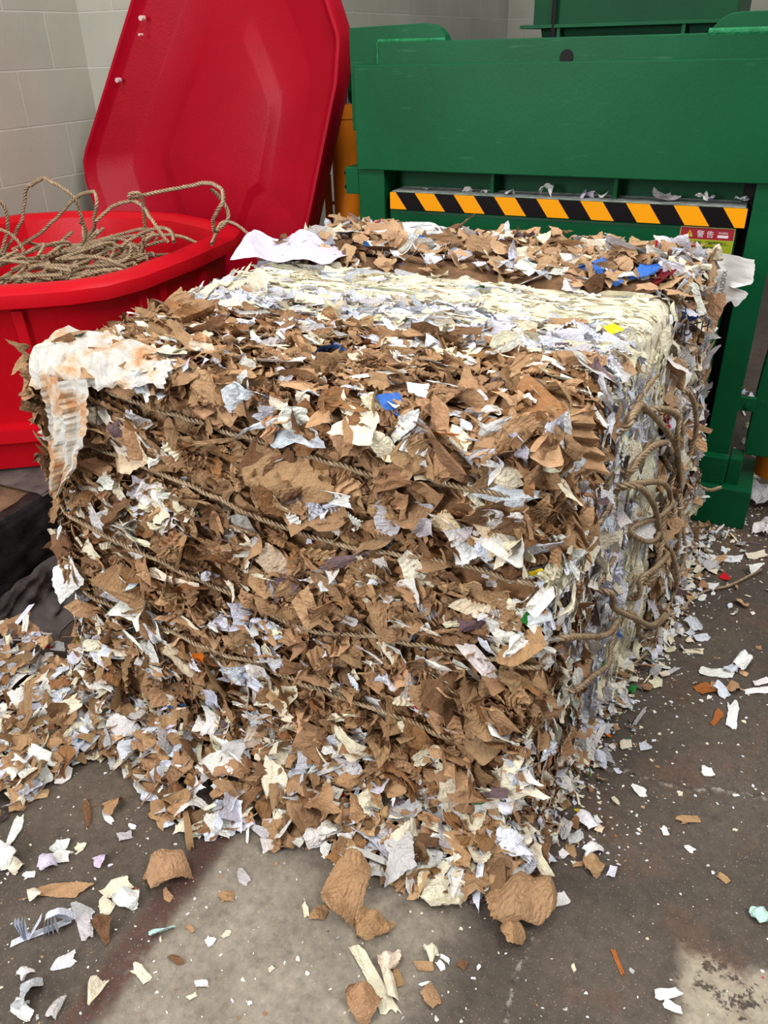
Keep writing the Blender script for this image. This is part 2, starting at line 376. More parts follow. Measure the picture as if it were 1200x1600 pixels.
# ------------------------------------------------------------------ green baler
BK = 0.915                                     # the machine was first measured a little too far away and too large
def BSZ(z): return 0.0 if z <= 0.05 else 1.6 - (1.6 - z) * BK
def bt(p): return Vector((p[0] * BK, 2.925 + (p[1] - 3.2) * BK, BSZ(p[2])))
class BB(MB):
    def build(s, *a, **k):
        for v in s.bm.verts: v.co = bt(v.co)
        return MB.build(s, *a, **k)
def btext(name, body, size, loc, mat, parent): return text_obj(name, body, size * BK, bt(loc), mat, parent)
def baler():
    r = empty('baler', (-0.70, 3.0, 0), 'large green hydraulic baler with hazard striped ledge behind the paper bale', 'baling machine')
    P = r
    BB().box(-1.574, 0.09, 3.18, 3.2, 1.16, 1.533).build('front_plate', GREEN, P, bevel=0.003)
    b = BB().box(-1.478, 0.09, 3.2, 3.3, 1.2, 1.607).build('top_beam', GREEN, P, bevel=0.004)
    BB().cyl((-0.75, 3.197, 1.546), (-0.75, 3.2005, 1.546), 0.024).build('bolt_hole_shade', DARK, b)  # dark disc on the beam, its colour standing in for the hole's shade
    BB().prism_y([(-1.605, 1.30), (-1.605, 1.657), (-1.30, 1.664), (-1.262, 1.660), (-1.232, 1.646), (-1.212, 1.625), (-1.200, 1.60), (-1.200, 1.30)], 3.215, 3.27).build('flange_plate', GREEN, P, bevel=0.003)
    BB().prism_y([(-0.30, 1.30), (-0.292, 1.60), (-0.280, 1.625), (-0.258, 1.648), (-0.235, 1.660), (-0.20, 1.664), (0.09, 1.664), (0.09, 1.30)], 3.215, 3.27).build('flange_plate', GREEN, P, bevel=0.003)
    BB().cyl((-1.478, 3.208, 1.609), (-1.205, 3.208, 1.609), 0.008, 10).cyl((-1.480, 3.208, 1.535), (-1.480, 3.208, 1.609), 0.007, 10).build('weld_bead', GREENW, P, smooth=True)
    BB().cyl((-0.292, 3.208, 1.609), (0.09, 3.208, 1.609), 0.012, 10).build('weld_bead', GREENW, P, smooth=True)
    for x0, x1 in ((-1.58, -1.462), (-0.058, 0.034)):
        po = BB().box(x0, x1, 3.2, 3.32, 0.0, 1.2).build('post', GREEN, P, bevel=0.004)
    # socket and foot of the right post
    MB().box(-0.060, 0.036, 2.885, 2.93, 0.10, 0.266).build('post_socket', GREEN, P, bevel=0.005)
    MB().box(0.038, 0.084, 2.905, 3.0, 0.10, 0.262).build('post_socket', GREEN, P, bevel=0.005)
    MB().box(-0.050, 0.135, 2.862, 3.15, 0.0, 0.158).build('foot', GREEN, P, bevel=0.005)
    # bracket with bolts on the left post
    br = BB().box(-1.640, -1.58, 3.2, 3.30, 1.06, 1.165).build('side_bracket', GREEN, P, bevel=0.004)
    for z in (1.085, 1.14): BB().cyl((-1.652, 3.22, z), (-1.638, 3.22, z), 0.009, 6).build('bolt', DARK, br)
    # hazard striped ledge
    m, nt, bs = new_mat('hazard_stripes')
    g = pos(nt); sp = nt.nodes.new('ShaderNodeSeparateXYZ'); L(nt, g, 'Position', sp, 0)
    def ma(op, a, bb):
        n = nt.nodes.new('ShaderNodeMath'); n.operation = op
        for i, v in enumerate((a, bb)):
            if v is None: continue
            if isinstance(v, (int, float)): n.inputs[i].default_value = v
            else: nt.links.new(v, n.inputs[i])
        return n.outputs[0]
    zz = ma('MULTIPLY', ma('SUBTRACT', BSZ(1.08), sp.outputs['Z']), 0.74)
    fr = ma('FRACT', ma('DIVIDE', ma('SUBTRACT', ma('ADD', sp.outputs['X'], (0.155 + 1.68) * BK), zz), 0.168 * BK), None)
    lt = ma('LESS_THAN', fr, 0.5)
    mx = mixc(nt); nt.links.new(lt, mx.inputs[0]); mx.inputs[6].default_value = (*lin(14, 7, 9), 1); mx.inputs[7].default_value = (*lin(236, 152, 4), 1)
    L(nt, mx, 2, bs, 'Base Color'); bs.inputs['Roughness'].default_value = 0.45; bs.inputs['Specular IOR Level'].default_value = 0.12
    led = BB().box(-1.437, -0.072, 3.202, 3.34, 1.008, 1.076).build('ledge', GREEN, P, bevel=0.004)
    BB().box(-1.437, -0.071, 3.199, 3.2035, 1.010, 1.075).build('hazard_stripe', m, led)
    BB().box(-1.43, -0.078, 3.206, 3.335, 1.0755, 1.0795).build('dust_layer', DUST, led)
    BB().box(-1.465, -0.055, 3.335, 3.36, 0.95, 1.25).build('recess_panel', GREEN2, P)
    for x in (-1.018, -0.54): BB().box(x - 0.008, x + 0.008, 3.25, 3.336, 1.075, 1.2).build('rib', GREEN, P, bevel=0.002)
    BB().box(-1.45, -0.092, 3.215, 3.32, 0.04, 1.010).build('door_panel', GREEN, P, bevel=0.015, seg=3)
    BB().box(-0.10, -0.050, 3.30, 3.34, 0.02, 1.15).build('door_gap_shade', DARK, P)  # black box set in the gap, imitating its shade by colour
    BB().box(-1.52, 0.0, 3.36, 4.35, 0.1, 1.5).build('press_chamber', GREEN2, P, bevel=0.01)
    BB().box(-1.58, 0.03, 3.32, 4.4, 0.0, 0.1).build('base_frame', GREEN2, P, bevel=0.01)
    # left lifting cylinder with its rod, hose pipe and top bracket
    c = MB().cyl((-1.742, 3.42, 0.0), (-1.742, 3.42, 1.33), 0.066, 28).cyl((-1.742, 3.42, 1.33), (-1.742, 3.42, 1.385), 0.070, 28).build('hydraulic_cylinder', ORANGE, P, smooth=True)
    MB().cyl((-1.728, 3.42, 1.37), (-1.728, 3.42, 1.46), 0.030, 20).build('piston_rod', STEEL, c, smooth=True)
    MB().box(-1.80, -1.40, 3.36, 3.50, 1.43, 1.52).box(-1.78, -1.40, 3.34, 3.36, 1.50, 1.60).build('cylinder_bracket', GREEN, P, bevel=0.004)
    MB().cyl((-1.846, 3.42, 0.0), (-1.846, 3.42, 1.10), 0.017, 14).cyl((-1.846, 3.42, 0.98), (-1.80, 3.42, 0.98), 0.008, 10).build('hydraulic_pipe', ORANGE, P, smooth=True)
    MB().cyl((-1.846, 3.42, 1.10), (-1.846, 3.42, 1.17), 0.010, 10).build('pipe_fitting', DARK, P, smooth=True)
    # right cylinder with sleeve and link plate
    c = BB().cyl((0.255, 3.72, 0.0), (0.255, 3.72, 1.05), 0.095, 28).build('hydraulic_cylinder', ORANGE, P, smooth=True)
    BB().prism_y([(0.098, 0.135), (0.088, 0.17), (0.088, 0.40), (0.098, 0.62), (0.33, 0.62), (0.33, 0.135)], 3.24, 3.37).build('cylinder_sleeve', GREEN, P, bevel=0.004)
    lp = BB().box(0.03, 0.095, 3.21, 3.235, 0.33, 0.385).build('link_plate', GREEN, P, bevel=0.003)
    BB().cyl((0.066, 3.200, 0.358), (0.066, 3.211, 0.358), 0.011, 14).build('bolt', GREEN, lp)
    # warning sign on the door panel
    pr = new_flat('sign_red', lin(150, 8, 30)); py = new_flat('sign_green', lin(150, 160, 18)); pw = new_flat('sign_white', lin(226, 210, 214)); pe = new_flat('sign_edge', lin(205, 190, 120))
    s = BB().box(-0.284, -0.098, 3.2115, 3.2155, 0.845, 1.0035).build('warning_sign', pe, P)
    BB().box(-0.282, -0.100, 3.2108, 3.212, 0.962, 1.0015).build('red_band', pr, s)
    BB().box(-0.282, -0.100, 3.2108, 3.212, 0.847, 0.961).build('green_field', py, s)
    BB().prism_y([(-0.262, 0.970), (-0.250, 0.993), (-0.238, 0.970)], 3.2096, 3.2112).build('warning_triangle', new_flat('sign_yellow', lin(205, 180, 40)), s)
    BB().prism_y([(-0.2512, 0.976), (-0.2522, 0.986), (-0.2478, 0.986), (-0.2488, 0.976)], 3.2088, 3.2098).box(-0.2512, -0.2488, 3.2088, 3.2098, 0.9725, 0.9745).build('exclamation_mark', pr, s)
    btext('heading_text', '警 告', 0.026, (-0.226, 3.2096, 0.971), pw, s)
    btext('heading_text', 'WARN', 0.0105, (-0.153, 3.2096, 0.983), pw, s)
    BB().box(-0.154, -0.118, 3.2096, 3.2112, 0.970, 0.979).build('white_bar', pw, s)
    btext('body_text', '机器运行时，门前严禁站人，', 0.0125, (-0.268, 3.2096, 0.946), INK, s)
    btext('body_text', '身体远离设备运作部位。', 0.0125, (-0.262, 3.2096, 0.929), INK, s)
    btext('body_text', '危险。', 0.0125, (-0.172, 3.2096, 0.898), INK, s)
    return r

def new_flat(name, c, rough=0.5):
    m, nt, b = new_mat(name); b.inputs['Base Color'].default_value = (*c, 1); b.inputs['Roughness'].default_value = rough
    return m
def text_obj(name, body, size, loc, mat, parent, rot=(math.pi / 2, 0, 0)):
    c = bpy.data.curves.new(name, 'FONT'); c.body = body; c.size = size; c.extrude = 0.0002
    o = bpy.data.objects.new(name + '_t', c); COL.objects.link(o)
    dg = bpy.context.evaluated_depsgraph_get(); dg.update()
    me = bpy.data.meshes.new_from_object(o.evaluated_get(dg)); COL.objects.unlink(o); bpy.data.objects.remove(o)
    me.name = name; me.materials.clear(); me.materials.append(mat)
    m = link_mesh(name, me, loc, parent); m.rotation_euler = rot
    return m
baler()

def hopper():
    r = empty('hopper', (-0.77, 4.9, 0), 'second dark green machine hopper standing behind the green baler', 'hopper')
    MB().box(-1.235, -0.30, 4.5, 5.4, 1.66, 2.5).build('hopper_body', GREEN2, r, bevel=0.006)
    MB().box(-1.29, -0.27, 4.46, 5.44, 1.648, 1.664).build('rim_flange', GREEN, r, bevel=0.002)
    MB().rings([[(-1.10, 4.6, 1.1), (-0.45, 4.6, 1.1), (-0.45, 5.3, 1.1), (-1.10, 5.3, 1.1)], [(-1.20, 4.52, 1.648), (-0.33, 4.52, 1.648), (-0.33, 5.38, 1.648), (-1.20, 5.38, 1.648)]]).build('hopper_chute', GREEN2, r)
    for x in (-1.10, -0.52): MB().box(x - 0.008, x + 0.008, 4.47, 4.56, 1.45, 1.648).build('rib', GREEN, r)
    MB().cyl((-1.125, 4.47, 1.40), (-1.125, 4.47, 2.3), 0.012, 12).build('pipe', DARK, r)
    for x in (-1.08, -0.47):
        for y in (4.64, 5.26): MB().box(x - 0.04, x + 0.04, y - 0.04, y + 0.04, 0, 1.12).build('leg', GREEN2, r)
hopper()

# ------------------------------------------------------------------ red tub, lid, pallet
TUBP = [(-2.60, 1.285), (-1.935, 1.725), (-1.86, 1.782), (-1.79, 1.87), (-1.757, 2.005), (-1.765, 2.28), (-1.80, 2.58), (-1.86, 2.72), (-2.00, 2.805), (-2.25, 2.90), (-2.40, 2.915), (-2.79, 2.826), (-2.98, 2.68), (-3.05, 2.45), (-3.03, 2.0), (-2.93, 1.50), (-2.80, 1.335)]
def inset(poly, d):
    n = len(poly); out = []
    for i in range(n):
        a, p, b = Vector(poly[i - 1]), Vector(poly[i]), Vector(poly[(i + 1) % n])
        n1 = Vector((-(p - a).y, (p - a).x)).normalized(); n2 = Vector((-(b - p).y, (b - p).x)).normalized()
        v = (n1 + n2); v = v / max(0.35, v.length_squared / 2) if v.length > 0 else n1
        out.append(p + v * d * 0.5 * 2 / 2 if False else p + (n1 + n2).normalized() * (d / max(0.6, (n1 + n2).normalized().dot(n1))))
    return out
def tub():
    area2 = sum(TUBP[i - 1][0] * TUBP[i][1] - TUBP[i][0] * TUBP[i - 1][1] for i in range(len(TUBP)))
    sg = 1 if area2 > 0 else -1
    r = empty('plastic_tub', (-2.4, 2.1, 0.37), 'big red plastic tub holding old rope on the film wrapped pallet', 'tub')
    prof = [(0.19, 0.45), (0.115, 0.90), (0.095, 0.985), (0.075, 1.002), (0.05, 1.006), (0.02, 1.0), (0.003, 0.985), (0.0, 0.965), (0.003, 0.945), (0.02, 0.938), (0.06, 0.936), (0.065, 0.93), (0.11, 0.54), (0.07, 0.53), (0.07, 0.485), (0.10, 0.475), (0.12, 0.372)]
    MB().rings([[(p.x, p.y, z) for p in inset(TUBP, d * sg)] for d, z in prof]).build('body', RED, r, smooth=True)
    # vertical ribs on the outside
    def rib(i, t, w=0.02):
        n = len(TUBP)
        A = inset(TUBP, 0.064 * sg); B = inset(TUBP, 0.108 * sg)
        a = A[i].lerp(A[(i + 1) % n], t); b = B[i].lerp(B[(i + 1) % n], t)
        d = (A[(i + 1) % n] - A[i]).normalized(); nn = Vector((d.y, -d.x)) * sg
        m = MB(); m.rings([[(*(b + d * w * s + nn * q), 0.545) for s, q in ((-1, -0.01), (1, -0.01), (0.8, 0.014), (-0.8, 0.014))], [(*(a + d * w * s + nn * q), 0.925) for s, q in ((-1, -0.01), (1, -0.01), (0.8, 0.014), (-0.8, 0.014))]])
        m.build('rib', RED, r, bevel=0.003)
    rib(4, 0.55); rib(4, 0.15); rib(5, 0.5); rib(0, 0.9)
    MB().cyl((-1.93, 2.645, 0.93), (-1.90, 2.66, 0.93), 0.016, 12).build('rivet', DARK, r)
    return r
tub()

def lid():
    O = [(-2.965, 0.97), (-3.0, 1.07), (-3.0, 1.16), (-2.975, 1.215), (-2.63, 1.79), (-2.42, 2.12), (-2.35, 2.17), (-1.98, 2.22), (-1.90, 2.19), (-1.73, 1.86), (-1.64, 1.645), (-1.635, 1.61), (-1.647, 1.47), (-1.80, 0.885), (-1.825, 0.855), (-1.94, 0.785), (-2.12, 0.42), (-2.2, 0.0), (-2.55, 0.0), (-2.85, 0.62)]
    a2 = sum(O[i - 1][0] * O[i][1] - O[i][0] * O[i - 1][1] for i in range(len(O))); sg = 1 if a2 > 0 else -1
    prof = [(0.16, 0.135), (0.05, 0.125), (0.002, 0.112), (0.0, 0.10), (0.0, 0.006), (0.003, 0.0), (0.016, 0.0), (0.020, 0.004), (0.045, 0.035), (0.052, 0.038), (0.195, 0.098), (0.205, 0.101), (0.34, 0.108), (0.36, 0.106), (0.40, 0.088), (0.41, 0.086)]
    r = empty('tub_lid', (-2.4, 3.05, 0), 'crimson plastic tub lid leaning upright behind the rope tub', 'lid')
    rings = []
    for d, q in prof:
        if d <= 0.06: pp = inset(O, d * sg)
        else: pp = [Vector(p).lerp(Vector((-2.27, 1.22)), (d - 0.05) / 0.62) for p in inset(O, 0.05 * sg)]
        rings.append([(p.x, 3.0 + 0.12 * max(p.y, 0) + q, max(p.y, 0.0)) for p in pp])
    MB().rings(rings).build('panel', LIDRED, r, smooth=True)
    for x, z in ((-2.585, 1.72), (-2.60, 1.66), (-2.745, 1.49)):
        y = 3.0 + 0.12 * z
        MB().cyl((x, y - 0.004, z), (x, y + 0.02, z), 0.010 if z != 1.66 else 0.005, 10).build('rivet', RIVET, r, smooth=True)
lid()

def pallet():
    r = empty('pallet', (-2.45, 1.5, 0), 'dark wooden pallet wrapped in black film under the red tub', 'pallet')
    for k in range(9):
        y0 = 0.62 + k * 0.215
        MB().box(-3.02, -1.99, y0, y0 + 0.19, 0.328, 0.35).build('deck_board', WOOD, r, bevel=0.003)
    for x in (-3.0, -2.55, -2.11):
        MB().box(x, x + 0.1, 0.62, 2.55, 0.03, 0.328).build('stringer', WOOD, r, bevel=0.004)
    for k in range(4): MB().box(-3.02, -1.99, 0.62 + k * 0.6, 0.76 + k * 0.6, 0.0, 0.03).build('bottom_board', WOOD, r, bevel=0.003)
    # film hanging over the right side
    def film(name, mat, prof, y0, y1, amp, ph, ragged=0.0):
        ny, npf = 90, len(prof) * 6
        V = []; s = np.linspace(0, len(prof) - 1, npf); pr = np.array(prof)
        for j in range(ny):
            y = y0 + (y1 - y0) * j / (ny - 1)
            for t in s:
                i = min(int(t), len(prof) - 2); f = t - i; x, z = pr[i] * (1 - f) + pr[i + 1] * f
                n1 = noise.noise((y * 5 + ph, z * 2.5 + y * 2, ph)); n2 = noise.noise((y * 22 + z * 16, ph, z * 5))
                k = min(1, max(0, (0.35 - z) / 0.1)) * 0.85 + 0.15
                n3 = noise.noise((y * 3.0 + z * 9, z * 34 - y * 12, ph)); xx = x + (abs(n1) * amp * 2 + n2 * amp * 0.6 + n3 * amp * 1.3) * k
                if t == 0: xx += ragged * noise.noise((y * 9, ph, 3)) * 1.0
                V.append((xx, y, max(0.002, z + n2 * 0.002 + (0.004 if z > 0.34 else 0))))
        Q = np.array([(j * npf + i, j * npf + i + 1, (j + 1) * npf + i + 1, (j + 1) * npf + i) for j in range(ny - 1) for i in range(npf - 1)])
        mesh_np(name, V, Q, mat, r, smooth=True)
    film('stretch_film', FILM, [(-2.03, 0.357), (-1.985, 0.355), (-1.972, 0.33), (-1.965, 0.2), (-1.955, 0.06)], 0.6, 2.3, 0.012, 1.0, 0.06)
    film('film_skirt', FILMG, [(-1.952, 0.17), (-1.94, 0.12), (-1.92, 0.06), (-1.86, 0.02), (-1.80, 0.004)], 0.6, 2.1, 0.03, 4.0)
    film('film_edge', FILMG, [(-2.30, 0.356), (-2.1, 0.358), (-2.0, 0.358), (-1.978, 0.35)], 1.60, 2.3, 0.004, 7.0)
pallet()

# ------------------------------------------------------------------ paper scraps: torn sheet prototypes (unit size)
KRAFT = lin(176, 139, 102); WHITE = lin(238, 235, 228); CREAM = lin(234, 224, 198); BLUEW = lin(226, 229, 240)
COLORS = dict(kraft=KRAFT, kraftdark=lin(122, 88, 60), kraftorange=lin(168, 100, 48), tan=lin(205, 165, 125), cardboard=lin(194, 157, 120), white=lin(240, 239, 236), cream=CREAM,
              bluewhite=lin(222, 227, 240), print=lin(228, 228, 228), printgrey=lin(200, 198, 198), printdark=lin(200, 202, 206), grey=lin(196, 192, 192), lilac=lin(214, 204, 222),
              mint=lin(190, 222, 214), purple=lin(120, 98, 100), yellow=lin(240, 215, 40), blue=lin(60, 110, 190), red=lin(205, 25, 40), darkred=lin(110, 20, 30),
              green=lin(40, 120, 50), orange=lin(230, 120, 30), stain=lin(222, 200, 170), black=lin(30, 28, 30), mintgreen=lin(170, 210, 200))
PRINTS = dict(print=0.45, printgrey=0.5, printdark=0.6)

def grid_faces(nx, ny):
    i = np.arange(nx - 1)[:, None] * ny + np.arange(ny - 1)[None, :]
    i = i.ravel()
    return np.stack([i, i + ny, i + ny + 1, i + 1], axis=1)

def tri(x): return np.abs((x % 2) - 1) - 0.5

def proto_sheet(r, nx, ny, ncre, amp, curl, strip=False, fold=0, jag=0.065):
    s = np.linspace(-0.5, 0.5, nx); t = np.linspace(-0.5, 0.5, ny)
    X, Y = np.meshgrid(s, t, indexing='ij'); X = X.copy(); Y = Y.copy()
    # torn outline: crooked quadrilateral with gently wavy, slightly frayed edges
    def edge(n, k=jag):
        c_ = np.interp(np.linspace(0, 3, n), np.arange(4), r.normal(0, k * 1.3, 4)); return c_ + r.normal(0, k * 0.30, n)
    eL, eR = edge(ny), edge(ny); eB, eT = edge(nx), edge(nx)
    fx = (X + 0.5); fy = (Y + 0.5)
    X2 = X + (1 - fx) * eL[None, :] + fx * eR[None, :]
    Y2 = Y + (1 - fy) * eB[:, None] + fy * eT[:, None]
    tp = r.uniform(-0.35, 0.35); Y2 = Y2 * (1 + tp * X * 2 * 0.8); X2 = X2 + r.uniform(-0.25, 0.25) * Y2
    if not strip:                                   # cut corners to make polygons of varied outline
        for _ in range(r.integers(1, 4)):
            a = r.uniform(0, 2 * np.pi); d = X2 * np.cos(a) + Y2 * np.sin(a); o = r.uniform(0.32, 0.5)
            k = np.maximum(d - o, 0); X2 -= k * np.cos(a); Y2 -= k * np.sin(a)
    else:
        Y2 += 0.25 * np.sin(X * r.uniform(2, 5) + r.uniform(0, 6)) * r.uniform(0, 1.2)
    Z = np.zeros_like(X2)
    for _ in range(ncre):
        a = r.uniform(0, 2 * np.pi); o = r.uniform(-0.35, 0.35); k = r.uniform(0.4, 1.0) * amp * r.choice([-1, 1])
        Z += k * np.abs(X * np.cos(a) + Y * np.sin(a) - o)
    if fold:
        ph = r.uniform(0, 2); wv = r.uniform(0.1, 0.3)
        Z += amp * 0.9 * tri(X * fold + ph + wv * np.sin(Y * 5 + r.uniform(0, 6)) * 2)
    Z += r.normal(0, 0.012, Z.shape)
    if curl:
        k = curl * r.uniform(0.4, 1.0) * r.choice([-1, 1]); a = r.uniform(0, np.pi) if not strip else r.uniform(-0.3, 0.3)
        u = X2 * np.cos(a) + Y2 * np.sin(a); v = -X2 * np.sin(a) + Y2 * np.cos(a)
        R = 1 / abs(k); sg = np.sign(k)
        u2 = (R + sg * Z * 0) * np.sin(u / R); Z = Z + sg * R * (np.cos(u / R) - 1)
        X2 = u2 * np.cos(a) - v * np.sin(a); Y2 = u2 * np.sin(a) + v * np.cos(a)
    Z = Z - Z.mean()
    V = np.stack([X2.ravel(), Y2.ravel(), Z.ravel()], axis=1)
    UV = np.stack([X.ravel(), Y.ravel()], axis=1) + r.uniform(0, 7, 2)
    return V, UV

def proto_wad(r, n=18):
    """a sheet crushed into a lump: domed, sharply creased, edges tucked under"""
    V, UV = proto_sheet(r, n, n, 14, 0.34, 0, fold=int(r.integers(2, 5)), jag=0.05)
    rr_ = np.minimum(1, np.hypot(V[:, 0], V[:, 1]) / 0.62)
    V[:, 2] = V[:, 2] * 0.9 + 0.42 * np.sqrt(np.maximum(0, 1 - rr_ ** 2))
    k = 1 - 0.22 * rr_ ** 2
    V[:, 0] *= k; V[:, 1] *= k
    return V, UV

NX, NY = 9, 9
QF = grid_faces(NX, NY); QW = grid_faces(18, 18); QA = grid_faces(21, 7); QC = grid_faces(11, 11)
pr_ = np.random.default_rng(3)
PROTO = {
    'flake': [proto_sheet(pr_, NX, NY, 4, 0.20, 0.9) for _ in range(40)],
    'flat': [proto_sheet(pr_, NX, NY, 3, 0.08, 0.35) for _ in range(24)],
    'crump': [proto_sheet(pr_, 11, 11, 10, 0.34, 1.6) for _ in range(40)],
    'accord': [proto_sheet(pr_, 21, 7, 3, 0.15, 0.7, fold=int(pr_.integers(7, 12))) for _ in range(30)],
    'strip': [proto_sheet(pr_, NX, NY, 3, 0.10, 0.9, strip=True, fold=int(pr_.integers(0, 4)), jag=0.05) for _ in range(24)],
    'board': [proto_sheet(pr_, NX, NY, 1, 0.10, 0.2, jag=0.05) for _ in range(24)],
    'wad': [proto_wad(pr_) for _ in range(14)],
}
HERO = {
    'flake': [proto_sheet(pr_, 17, 17, 6, 0.20, 1.1, jag=0.06) for _ in range(16)],
    'strip': [proto_sheet(pr_, 25, 9, 3, 0.10, 0.9, strip=True, fold=4, jag=0.04) for _ in range(10)],
    'crump': [proto_sheet(pr_, 17, 17, 10, 0.40, 1.5, jag=0.06) for _ in range(16)],
    'wad': [proto_wad(pr_, 26) for _ in range(10)],
}
HQ = {'flake': grid_faces(17, 17), 'strip': grid_faces(25, 9), 'crump': grid_faces(17, 17), 'wad': grid_faces(26, 26)}
def basis(n, t):
    n = np.asarray(n, float); n = n / np.linalg.norm(n)
    t = np.asarray(t, float); t = t - n * (t @ n)
    if np.linalg.norm(t) < 1e-6: t = np.cross(n, (0.3, 0.5, 0.8))
    t = t / np.linalg.norm(t)
    return np.stack([t, np.cross(n, t), n], axis=1)
def rot(axis, a):
    return np.array(Matrix.Rotation(a, 3, Vector(axis)))

class Scrap:
    __slots__ = ('kind', 'V', 'UV', 'col', 'cls', 'score', 'Q')
def scrap(kind, p, n, t, Ls, Ws, color, prt=0.0, tilt=(0, 0), cls='white_scrap', hero=False, zs=None):
    s = Scrap(); s.kind = kind; s.cls = cls
    src = (HERO if hero and kind in HERO else PROTO)[kind]
    V, UV = src[rng.integers(len(src))]
    B = basis(n, t)
    if tilt[0]: B = B @ rot((1, 0, 0), tilt[0])
    if tilt[1]: B = B @ rot((0, 1, 0), tilt[1])
    zz = (math.sqrt(Ls * Ws) if zs is None else zs)
    s.V = (V * np.array([Ls, Ws, zz])) @ B.T + np.asarray(p)
    s.UV = UV * np.array([Ls, Ws]) * 100
    s.col = (*color, prt)
    s.Q = HQ[kind] if (hero and kind in HERO) else {'wad': QW, 'accord': QA, 'crump': QC}.get(kind, QF)
    d = np.asarray(p) - np.array([0, 0, 1.6]); s.score = Ls * Ws * (abs(B[:, 2] @ d) / np.linalg.norm(d)) / (d @ d)
    return s
def merge(scraps):
    Vs, Us, Cs, Qs = [], [], [], []; o = 0
    for s in scraps:
        Vs.append(s.V); Us.append(s.UV); Cs.append(np.tile(s.col, (len(s.V), 1))); Qs.append(s.Q + o); o += len(s.V)
    return np.concatenate(Vs), np.concatenate(Us), np.concatenate(Cs), np.concatenate(Qs)
def scrap_obj(name, scraps, parent=None, base=False):
    V, UV, C, Q = merge(scraps)
    return mesh_np(name, V, Q, PAPER, parent, col=C, uv=UV, base=base)

def shade(c, lo=0.8, hi=1.12):
    k = rng.uniform(lo, hi); j = rng.normal(0, 0.02, 3)
    return tuple(np.clip(np.array(c) * k * (1 + j), 0, 0.9))
def kraft_col():
    u = rng.random()
    if u < 0.10: return shade(lin(128, 96, 68))
    if u < 0.20: return shade(lin(150, 108, 70))
    if u < 0.28: return shade(lin(204, 164, 124), 0.9, 1.05)
    return shade(KRAFT, 0.72, 1.12)
def white_col(blue=0.25):
    u = rng.random()
    if u < 0.012: return shade(COLORS[['blue', 'red', 'yellow', 'mint', 'orange', 'green'][rng.integers(6)]]), 0
    if u < 0.035: return shade(COLORS['purple']), 0
    if u < 0.13: return shade(COLORS['grey']), rng.choice([0, 0.5])
    if u < 0.13 + blue: return shade(BLUEW, 0.9, 1.05), rng.choice([0, 0.5, 0.8])
    if u < 0.45 + blue: return shade(CREAM, 0.9, 1.08), 0
    return shade(WHITE, 0.9, 1.06), rng.choice([0, 0, 0.6])

# ------------------------------------------------------------------ the bale
BW, BY0, BD, BH = 1.12, 1.21, 1.40, 1.035
TIES = [
[(-1.389,1.200,1.008),(-1.269,1.200,0.983),(-1.072,1.200,0.952),(-0.946,1.200,0.936),(-0.769,1.200,0.918),(-0.616,1.200,0.901),(-0.511,1.200,0.902),(-0.435,1.200,0.910),(-0.316,1.200,0.912),(-0.246,1.200,0.914)],
[(-1.392,1.200,0.846),(-1.256,1.200,0.830),(-1.085,1.200,0.799),(-0.971,1.200,0.780),(-0.862,1.200,0.751),(-0.741,1.200,0.728),(-0.624,1.200,0.722),(-0.512,1.200,0.732),(-0.407,1.200,0.740),(-0.306,1.200,0.737),(-0.240,1.200,0.737)],
[(-1.415,1.200,0.638),(-1.203,1.200,0.582),(-1.010,1.200,0.535),(-0.893,1.200,0.499),(-0.761,1.200,0.485),(-0.634,1.200,0.503),(-0.514,1.200,0.523),(-0.401,1.200,0.533),(-0.321,1.200,0.540),(-0.237,1.200,0.543)],
[(-1.409,1.200,0.400),(-1.173,1.200,0.358),(-1.042,1.200,0.339),(-0.914,1.200,0.331),(-0.775,1.200,0.320),(-0.642,1.200,0.313),(-0.516,1.200,0.308),(-0.425,1.200,0.301),(-0.338,1.200,0.321),(-0.248,1.200,0.339)],
]
TIES_NP = [np.array(t) for t in TIES]
def tie_z(k, x): return np.interp(x, TIES_NP[k][:, 0], TIES_NP[k][:, 2])
def xl(z): return -1.395 - 0.11 * (1 - z / BH) - 0.02 * math.sin(min(1, max(0, z / BH)) * 3.14)
def xrt(y, z): return -0.232 + (y - 1.2) * (0.07 + 0.065 * (1 - z))
def surf(face, a, b):
    """a, b in 0..1 on a face of the bale -> point, outward normal (soft edges, lumps, rope grooves)"""
    if face == 'F': p = np.array([a, 0, b]); n = np.array([0, -1.0, 0])
    elif face == 'T': p = np.array([a, b, 1.0]); n = np.array([0, 0, 1.0])
    elif face == 'R': p = np.array([1.0, a, b]); n = np.array([1.0, 0, 0])
    elif face == 'L': p = np.array([0, a, b]); n = np.array([-1.0, 0, 0])
    else: p = np.array([a, 1.0, b]); n = np.array([0, 1.0, 0])
    dim = np.array([BW, BD, BH]); q = p * dim; r = 0.05
    lo = np.array([r, r, -1]); hi = dim - r; c = np.minimum(np.maximum(q, lo), hi)
    d = q - c; l = np.linalg.norm(d)
    if l > 1e-9: n = d / l; q = c + n * r
    z = q[2]; y = BY0 + q[1]
    f = q[0] / BW; x = xl(z) * (1 - f) + xrt(y, z) * f
    if y > 2.14: z = z + 0.02 * min(1, (y - 2.14) / 0.04) * (q[2] / BH)
    y -= 0.03 * (1 - z / BH) * (1 - q[1] / BD)            # front leans out slightly at the foot
    pos_ = np.array([x, y, z])
    l1 = noise.noise(tuple(pos_ * 6)); l2 = noise.noise(tuple(pos_ * 19 + 4))
    amp = 0.004 if (1.88 < y < 2.14) else 0.016
    disp = l1 * amp + l2 * amp * 0.7
    if n[1] < -0.5:
        for k in range(4):
            dz = z - tie_z(k, x); disp -= 0.020 * math.exp(-(dz / 0.028) ** 2)
    return pos_ + n * disp, n
